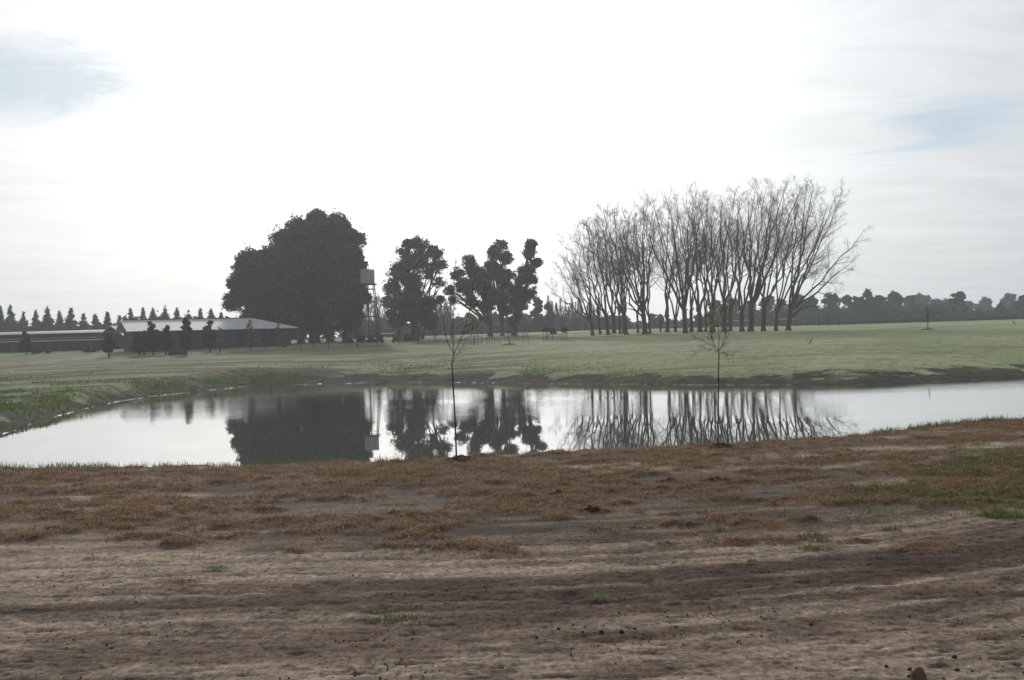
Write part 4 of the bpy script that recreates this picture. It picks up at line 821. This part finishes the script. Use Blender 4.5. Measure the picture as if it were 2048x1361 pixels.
# ------------------------------------------------------------------ the two near saplings
def sapling(name, Y, stem, branches, leafspots, label, seed, r0, nleaf):
    g = np.random.RandomState(seed); x, y, z = at(stem[0][0], stem[0][1], Y); zz = H(x, Y); p0 = np.array([x, Y, zz]); root = empty(name, p0, label, 'sapling', 'leafy saplings planted on the near bank')
    P = np.array([at(a_, b_, Y) for a_, b_ in stem]); P[0][2] = zz - .08; r = np.linspace(r0, r0 * .55, len(P)); T = Tubes(); T.add(P, r, 8); T.build('trunk', M['bark'], root); B = Tubes(); lp = []
    for br in branches:
        Q = np.array([at(a_, b_, Y) for a_, b_ in br]); dy = g.uniform(-.25, .25); Q[:, 1] += np.linspace(0, dy, len(Q)); Q2 = np.stack([np.interp(np.linspace(0, len(Q) - 1, 12), np.arange(len(Q)), Q[:, k]) for k in range(3)], 1); Q2[1:-1] = (Q2[:-2] + Q2[1:-1] + Q2[2:]) / 3
        Ln = np.linalg.norm(Q2[-1] - Q2[0]); B.add(Q2, np.linspace(r0 * .45 if Ln > .7 else r0 * .22, .0016, 12), 5)
        for k in range(int(6 + Ln * 9)):
            j = g.randint(2, 11); s0 = Q2[j]; d = Q2[min(j + 1, 11)] - Q2[j - 1]; d /= np.linalg.norm(d); a_ = g.normal(size=3); a_ -= d * (a_ @ d); a_ /= np.linalg.norm(a_); ln = g.uniform(.05, .22); e = s0 + (d * .7 + a_ * .7) * ln
            B.add([s0, (s0 + e) / 2 + [0, 0, .005], e], [.003, .0022, .0012], 4); lp.append((s0, e))
    B.build('branches', M['twig'], root)
    pts = []
    for (px, py, w_, h_, n) in leafspots:
        for k in range(n): q = at(px + g.normal() * w_, py + g.normal() * h_, Y); q[1] += g.normal() * .12; pts.append(q)
    # leaves hang near twigs: move each towards the closest twig
    A = np.array([s for s, e in lp] + [e for s, e in lp]); pts = np.array(pts)
    for i in range(len(pts)): d = A - pts[i]; k = np.argmin((d ** 2).sum(1)); pts[i] = pts[i] + d[k] * .75
    n = len(pts); a_ = g.normal(size=(n, 3)); a_ /= np.linalg.norm(a_, axis=1, keepdims=True); c_ = np.cross(a_, g.normal(size=(n, 3))); c_ /= np.linalg.norm(c_, axis=1, keepdims=True); s = g.uniform(.012, .024, n)[:, None]
    V = np.stack([pts, pts + a_ * s + c_ * s * .55, pts + a_ * 2 * s, pts + a_ * s - c_ * s * .55], 1).reshape(-1, 3); mesh('leaves', V, quads=np.arange(4 * n).reshape(-1, 4), mat=M['young'], parent=root)
    mound(root, p0 + [.06, .05, -.02], .30, .07, seed)
sapling('sapling', 15.2, [(913, 919), (911, 860), (908, 800), (905, 750), (904, 728), (908, 708)], [[(908, 708), (896, 690), (888, 655), (884, 610), (882, 590)], [(908, 708), (905, 680), (908, 620), (908, 560), (911, 530), (918, 506)], [(908, 708), (922, 680), (933, 650), (943, 605), (949, 568), (952, 545)], [(904, 728), (915, 708), (922, 698), (932, 680)], [(908, 640), (900, 625), (893, 615)], [(938, 625), (955, 608), (968, 590), (980, 570)], [(931, 655), (945, 645), (955, 640), (962, 636)], [(908, 615), (918, 600), (922, 585)], [(928, 668), (940, 660), (952, 655)], [(908, 600), (898, 580), (892, 560)]],
        [(945, 615, 12, 16, 44), (958, 600, 12, 12, 28), (935, 645, 10, 8, 26), (950, 650, 9, 5, 22), (910, 630, 8, 14, 30), (905, 590, 10, 20, 20), (940, 580, 8, 20, 24), (925, 670, 10, 6, 14)], 'taller three-forked sapling with yellow leaves, on the near bank left of centre', 31, .0125, 260)
sapling('sapling', 16.1, [(1436, 895), (1436, 850), (1437, 790), (1437, 740), (1438, 712), (1437, 704)], [[(1437, 704), (1440, 670), (1434, 635), (1430, 605), (1424, 580)], [(1437, 704), (1446, 690), (1455, 665), (1461, 640), (1464, 615)], [(1437, 704), (1426, 690), (1418, 675), (1410, 660)], [(1437, 704), (1425, 692), (1405, 682), (1388, 672)], [(1438, 706), (1422, 698), (1400, 698), (1384, 708)], [(1438, 706), (1450, 704), (1462, 712), (1472, 713)], [(1434, 700), (1424, 680), (1423, 664)], [(1438, 700), (1448, 685), (1452, 668)], [(1434, 640), (1445, 625), (1450, 605)], [(1434, 650), (1420, 640), (1412, 628)]],
        [(1424, 605, 7, 12, 46), (1440, 620, 9, 12, 44), (1430, 645, 9, 12, 46), (1448, 610, 6, 12, 30), (1424, 650, 8, 8, 26), (1405, 690, 12, 6, 16), (1455, 650, 7, 12, 16)], 'shorter sapling with a bushy yellow-green top, on the near bank right of centre', 32, .012, 220)

# ------------------------------------------------------------------ grass
def blades(P, h, w, lean, g, asp=1.0):
    """bent two piece blades; P (n,3)"""
    n = len(P); a_ = g.uniform(0, 2 * np.pi, n); d = np.stack([np.cos(a_), np.sin(a_), np.zeros(n)], 1); s = np.stack([-d[:, 1], d[:, 0], np.zeros(n)], 1) * (w / 2)[:, None]
    h = h[:, None]; lean = lean[:, None]; up = np.array([0, 0, 1.0]); m_ = P + up * h * .6 * np.cos(lean * .7) + d * h * .6 * np.sin(lean * .7); t = m_ + up * h * .45 * np.cos(lean * 1.35) + d * h * .45 * np.sin(lean * 1.35)
    V = np.stack([P - s, P + s, m_ + s * .75, m_ - s * .75, t], 1).reshape(-1, 3); b_ = np.arange(n)[:, None] * 5
    return V, b_ + np.array([[0, 1, 2, 3]]), b_ + np.array([[3, 2, 4]])
def grass_obj(name, P, h, w, lean, mat, label, seed, parent=None, kind='stuff'):
    g = np.random.RandomState(seed); V, Q, T_ = blades(P, h, w, lean, g); o = mesh(name, V, quads=Q, tris=T_, mat=mat, parent=parent)
    if parent is None: tag(o, label, 'grass', kind=kind)
    return o
g = np.random.RandomState(91)
def scatter(n, y0, y1, ulo=-.56, uhi=.56, pw=1.0):
    y = y0 + (y1 - y0) * g.rand(n) ** pw; x = g.uniform(ulo, uhi, n) * y; return x, y
x, y = scatter(620000, 7.6, 19.5); _, yk = base_h(x, y)
ok = (g.rand(len(x)) < dryness(x, y) * .75) & (y < yk[1] + .5) ; x, y = x[ok], y[ok]; z = HA(x, y)
P = np.stack([x, y, z - .004], 1); n = len(P)
grass_obj('dry_grass', P, g.uniform(.02, .065, n), g.uniform(.002, .006, n), g.uniform(.9, 1.75, n), M['dry'], 'short dead brown grass matted over the near bank', 1)
k = g.rand(n) < .20; P2 = P[k]; n = len(P2)
grass_obj('straw', P2 + [0, 0, .01], g.uniform(.03, .08, n), g.uniform(.004, .009, n), g.uniform(1.0, 1.6, n), M['straw'], 'pale loose straw lying among the dead grass', 2)
x, y = scatter(260000, 8, 19.5, -.56, .58); _, yk = base_h(x, y); ok = (g.rand(len(x)) < greenness(x, y) * .8) & (y < yk[1] + .4); x, y = x[ok], y[ok]
# fringe along the crest of the near bank
xf = g.uniform(-11, 11, 60000); _, ykf = base_h(xf, np.full(60000, 15.5)); yf = 15.5 + 0 * xf
for _ in range(4): _, ykf = base_h(xf, yf); yf = ykf[1]
yf = yf + g.normal(size=60000) * .18 + .1; dens = (.15 + ss(.40, .64, fbm(xf * 2.1, xf * 0 + 3, 61, 4))) * (.25 + .7 * ((xf < -1.3) | (xf > 4.6))) ; okf = g.rand(60000) < dens * .34; xf, yf = xf[okf], yf[okf]
X = np.concatenate([x, xf]); Yv = np.concatenate([y, yf]); Z = HA(X, Yv); n = len(X); hgt = np.concatenate([g.uniform(.02, .06, len(x)), g.uniform(.04, .12, len(xf))])
grass_obj('green_grass', np.stack([X, Yv, Z - .004], 1), hgt, g.uniform(.004, .009, n), g.uniform(.05, .9, n), M['green'], 'fresh green grass along the lip of the near bank and at its right', 3)
# far bank grass, mostly at the left
x, y = scatter(330000, 36, 96, -.62, .62); h, yk = base_h(x, y); hz = HA(x, y) - WZ
dn = ss(.46, .60, fbm(x * .33, y * .33, 56, 4)) * np.exp(-((hz - .5) / .4) ** 2) * (.03 + .97 * (1 - ss(-8, 12, x))) * (hz > .14) * (y > yk[5] - 3)
ok = g.rand(len(x)) < dn; x, y = x[ok], y[ok]; n = len(x)
grass_obj('bank_grass', np.stack([x, y, HA(x, y) - .01], 1), g.uniform(.08, .24, n), g.uniform(.02, .05, n), g.uniform(.1, 1.0, n), M['green'], 'rough green tussock grass on the far pond bank', 4)
x, y = scatter(150000, 44, 140, -.62, .62, .8); h, yk = base_h(x, y); hz = HA(x, y) - WZ; ok = (hz > .6) & (y > yk[5]) & (g.rand(len(x)) < .2 + .8 * ss(.45, .6, fbm(x * .3, y * .5, 62, 3))); x, y = x[ok], y[ok]; n = len(x)
grass_obj('frosty_grass', np.stack([x, y, HA(x, y) - .01], 1), g.uniform(.03, .08, n), g.uniform(.02, .05, n), g.uniform(.4, 1.4, n), M['frostb'], 'short frosty grass of the meadow beyond the pond', 5)

def tuft(px, py, r, h, n, label, mat='green', seed=1):
    p = gpt(px, py, 5, 22); q = np.random.RandomState(seed); root = empty('grass_tuft', p, label, 'grass tuft', 'separate grass tufts on the near dirt'); a_ = q.uniform(0, 6.28, n); rr = r * np.sqrt(q.rand(n)); X_ = p[0] + np.cos(a_) * rr; Y_ = p[1] + np.sin(a_) * rr * .8
    grass_obj('blades', np.stack([X_, Y_, HA(X_, Y_) - .005], 1), h * q.uniform(.5, 1.1, n) * (1.2 - .6 * rr / r), q.uniform(.003, .007, n), q.uniform(.05, 1.0, n), M[mat], None, seed, root)
for i, (px, py, r, h, n, mt2, lab) in enumerate([(1195, 1202, .055, .085, 110, 'frostb', 'small greyish-green tuft standing alone on the wheel tracks near the centre'), (785, 1228, .24, .03, 620, 'green', 'flat bright green patch on the dark wheel track left of centre'), (1628, 1076, .16, .07, 260, 'green', 'green tuft at the edge of the dead grass right of centre'), (1615, 1096, .10, .05, 120, 'green', 'small tuft just below the larger green one right of centre'), (430, 1140, .13, .04, 160, 'green', 'dull green tuft on the pale dirt left of centre'), (155, 1178, .10, .03, 90, 'green', 'faint low tuft near the left edge'), (1975, 846, .13, .15, 240, 'green', 'rounded green tussock on the lip of the bank at the right'), (1503, 1122, .05, .04, 70, 'green', 'tiny green tuft on the bare dirt, left of the two right-hand tufts'), (1783, 1058, .10, .06, 150, 'green', 'green tuft in the dead grass at the right'), (2000, 1030, .22, .09, 480, 'green', 'large bright tuft at the right edge of the dead grass'), (1440, 1062, .05, .05, 60, 'green', 'slim upright tuft among dead grass above the pale dirt')]):
    tuft(px, py, r, h, n, lab, mt2, 800 + i)

# ------------------------------------------------------------------ stones, clods
def rock(name, p, r, mat, label, cat, seed, sq=(1, .8, .75), group=None):
    q = np.random.RandomState(seed); n, k = 18, 11; V = []
    for i in range(k):
        th = math.pi * i / (k - 1)
        for j in range(n):
            ph = 2 * math.pi * j / n; d = np.array([math.sin(th) * math.cos(ph), math.sin(th) * math.sin(ph), math.cos(th)]); s = 1 + .45 * (float(vn(d[0] * 1.6 + 5 + d[2], d[1] * 1.6 + 5, seed)) - .5) + .2 * (float(vn(d[0] * 5 + 9, d[1] * 5 + d[2] * 4, seed)) - .5); V.append(np.array(p) + d * r * s * np.array(sq) + [0, 0, r * sq[2] * .6])
    I = np.arange(k * n).reshape(k, n); Q = np.stack([I[:-1], I[1:], np.roll(I[1:], -1, 1), np.roll(I[:-1], -1, 1)], -1).reshape(-1, 4); o = mesh(name, V, quads=Q, mat=mat, smooth=True); return tag(o, label, cat, group)
rock('stone', gpt(1838, 1372, 4.6, 8), .042, M['stone'], 'large reddish-brown stone cut by the bottom edge at the right', 'stone', 3, (.8, .8, 1.25))
for i, (px, py, r, lab) in enumerate([(1909, 1318, .013, 'dark round clod up and to the right of the large stone'), (1914, 1340, .011, 'dark clod right of the large stone'), (1819, 1342, .010, 'small dark clod just left of the large stone'), (1773, 1336, .010, 'small dark clod farther left of the large stone'), (1819, 1353, .011, 'lowest small dark clod touching the left of the large stone'), (1117, 1264, .010, 'leftmost dark clod of the loose line across the lower centre'), (1165, 1270, .008, 'second dark clod of the loose line across the lower centre'), (1203, 1269, .012, 'third and blackest clod of the loose line across the lower centre'), (1243, 1268, .012, 'fourth clod of the loose line across the lower centre'), (1270, 1259, .011, 'fifth clod, highest of the loose line across the lower centre'), (1352, 1259, .010, 'last clod at the right of the loose line across the lower centre'), (1073, 1279, .008, 'small clod below the left start of the loose line'), (893, 1181, .007, 'single dark clod on the pale track left of centre'), (1622, 1250, .010, 'single dark clod on the pale dirt right of centre')]):
    rock('clod', gpt(px, py, 4.8, 12), r, M['clod'], lab, 'clod', 20 + i, (1.1, .9, .8), 'dark clods on the dirt')
def turf(px, py, rx, ry, h, lab, seed, mt2='dry'):
    p = gpt(px, py, 5, 20); root = empty('turf_lump', p, lab, 'turf lump', 'dark lumps of turf and soil'); q = np.random.RandomState(seed)
    nx, ny = 64, 22; a_, b2 = np.meshgrid(np.linspace(-1.15, 1.15, nx), np.linspace(-1.15, 1.15, ny)); X_ = p[0] + a_ * rx; Y_ = p[1] + b2 * ry
    d = np.clip(1 - a_ ** 2 - b2 ** 2, 0, 1) ** .6; n_ = fbm(X_ * 9, Y_ * 11, seed, 4); n2 = fbm(X_ * 32, Y_ * 32, seed + 2, 3)
    Z_ = HA(X_, Y_) - .012 + d * h * np.clip(3.2 * (n_ - .28), 0, 1.6) * (.45 + 1.1 * n2)
    I = np.arange(nx * ny).reshape(ny, nx); mesh('soil', np.stack([X_, Y_, Z_], -1).reshape(-1, 3), quads=np.stack([I[:-1, :-1], I[:-1, 1:], I[1:, 1:], I[1:, :-1]], -1).reshape(-1, 4), mat=M['mound'], parent=root)
    m_ = int(900 * rx * ry / .01) + 60; k_ = q.randint(0, nx * ny, min(m_, 700)); k_ = k_[d.ravel()[k_] > .15]; PP = np.stack([X_.ravel()[k_], Y_.ravel()[k_], Z_.ravel()[k_] - .003], 1); n3 = len(PP)
    grass_obj('grass_blades', PP, q.uniform(.015, .05, n3), q.uniform(.002, .005, n3), q.uniform(.3, 1.6, n3), M[mt2], None, seed, root)
for i, (px, py, rx, ry, h, lab) in enumerate([(1184, 1026, .10, .06, .035, 'dark spiky root clump on the dirt above centre'), (1110, 990, .08, .05, .03, 'dark flat lump among the dead grass above centre'), (1440, 965, .26, .08, .032, 'long dark turned-up turf lump in the dead grass right of centre'), (790, 927, .07, .05, .05, 'small dark lump on the lip of the bank left of the taller sapling'), (1098, 908, .08, .06, .06, 'reddish lump on the lip of the bank between the two saplings'), (1330, 964, .13, .06, .035, 'small dark turf lump left of the long one')]):
    turf(px, py, rx, ry, h, lab, 60 + i)
g = np.random.RandomState(23); n = 1500; y = 5 + 10 * g.rand(n); x = g.uniform(-.56, .56, n) * y; ok = g.rand(n) < .15 + .85 * dryness(x, y); x, y = x[ok], y[ok]; n = len(x); P0 = np.stack([x, y, HA(x, y) + .012 + .02 * g.rand(n)], 1)
a1 = g.normal(size=(n, 3)); a1[:, 2] *= .4; a1 /= np.linalg.norm(a1, axis=1, keepdims=True); b1 = np.cross(a1, g.normal(size=(n, 3))); b1 /= np.linalg.norm(b1, axis=1, keepdims=True); s1 = g.uniform(.004, .011, (n, 1)); M['litter'] = leafmat('pale_litter', (0.75, 0.68, 0.60), (0.40, 0.30, 0.22), .3)
tag(mesh('leaf_litter', np.stack([P0 - a1 * s1, P0 + b1 * s1 * .5, P0 + a1 * s1, P0 - b1 * s1 * .5], 1).reshape(-1, 3), quads=np.arange(4 * n).reshape(-1, 4), mat=M['litter']), 'pale dry leaf flecks strewn over the dead grass', 'leaf litter', kind='stuff')
g = np.random.RandomState(29); n = 26000; y = 40 + 45 * g.rand(n); x = g.uniform(-.56, .55, n) * y; hz_ = HA(x, y) - WZ; ok = (hz_ > -.03) & (hz_ < .16) & (g.rand(n) < .25 + .75 * (x < -8)); x, y = x[ok], y[ok]; n = len(x); z = HA(x, y); r = .015 + .06 * g.rand(n) ** 3
oc = np.array([(1, 0, 0), (0, 1, 0), (-1, 0, 0), (0, -1, 0), (0, 0, .7), (0, 0, -1)], float); V = np.stack([x, y, z + r * .1], 1)[:, None] + oc[None] * r[:, None, None] * g.uniform(.6, 1.3, (n, 6, 1)); b_ = np.arange(n)[:, None] * 6; fc = np.array([(0, 1, 4), (1, 2, 4), (2, 3, 4), (3, 0, 4), (1, 0, 5), (2, 1, 5), (3, 2, 5), (0, 3, 5)])
tag(mesh('mud_lumps', V.reshape(-1, 3), tris=(b_[:, :, None] + fc[None]).reshape(-1, 3), mat=M['mound'], smooth=True), 'dark wet mud lumps along the far waterline of the pond', 'mud lumps', kind='stuff')
# crumbs of soil all over the bare dirt
g = np.random.RandomState(17); n = 9000; y = 4.8 + 6.5 * g.rand(n) ** 1.4; x = g.uniform(-.56, .56, n) * y; cl = fbm(x * 1.5, warp(x, y) * 3, 71, 3); ok = g.rand(n) < ss(.42, .62, cl) * .9 + .08; x, y = x[ok], y[ok]; n = len(x); z = HA(x, y); r = .0016 + .0075 * g.rand(n) ** 4
oc = np.array([(1, 0, 0), (0, 1, 0), (-1, 0, 0), (0, -1, 0), (0, 0, 1), (0, 0, -1)], float); V = np.stack([x, y, z + r * .4], 1)[:, None] + oc[None] * r[:, None, None] * g.uniform(.6, 1.2, (n, 6, 1)); b_ = np.arange(n)[:, None] * 6
fc = np.array([(0, 1, 4), (1, 2, 4), (2, 3, 4), (3, 0, 4), (1, 0, 5), (2, 1, 5), (3, 2, 5), (0, 3, 5)]); tag(mesh('soil_crumbs', V.reshape(-1, 3), tris=(b_[:, :, None] + fc[None]).reshape(-1, 3), mat=M['clod']), 'dark crumbs of soil scattered over the bare dirt', 'soil crumbs', kind='stuff')

# ------------------------------------------------------------------ haze
hz = newmat('haze_air'); N = hz.node_tree.nodes; L = hz.node_tree.links; N.clear()
pv = nd('ShaderNodeVolumePrincipled'); pv.inputs['Density'].default_value = 0.00068; pv.inputs['Color'].default_value = (0.86, 0.92, 1.0, 1); pv.inputs['Anisotropy'].default_value = 0.35
om = nd('ShaderNodeOutputMaterial'); L.new(pv.outputs[0], om.inputs['Volume'])
mb = MB(); mb.box((0, 420, 18.5), (3400, 1040, 45)); ho = mb.build('haze', hz); tag(ho, 'thin pale morning haze over the whole scene', 'haze', kind='stuff')
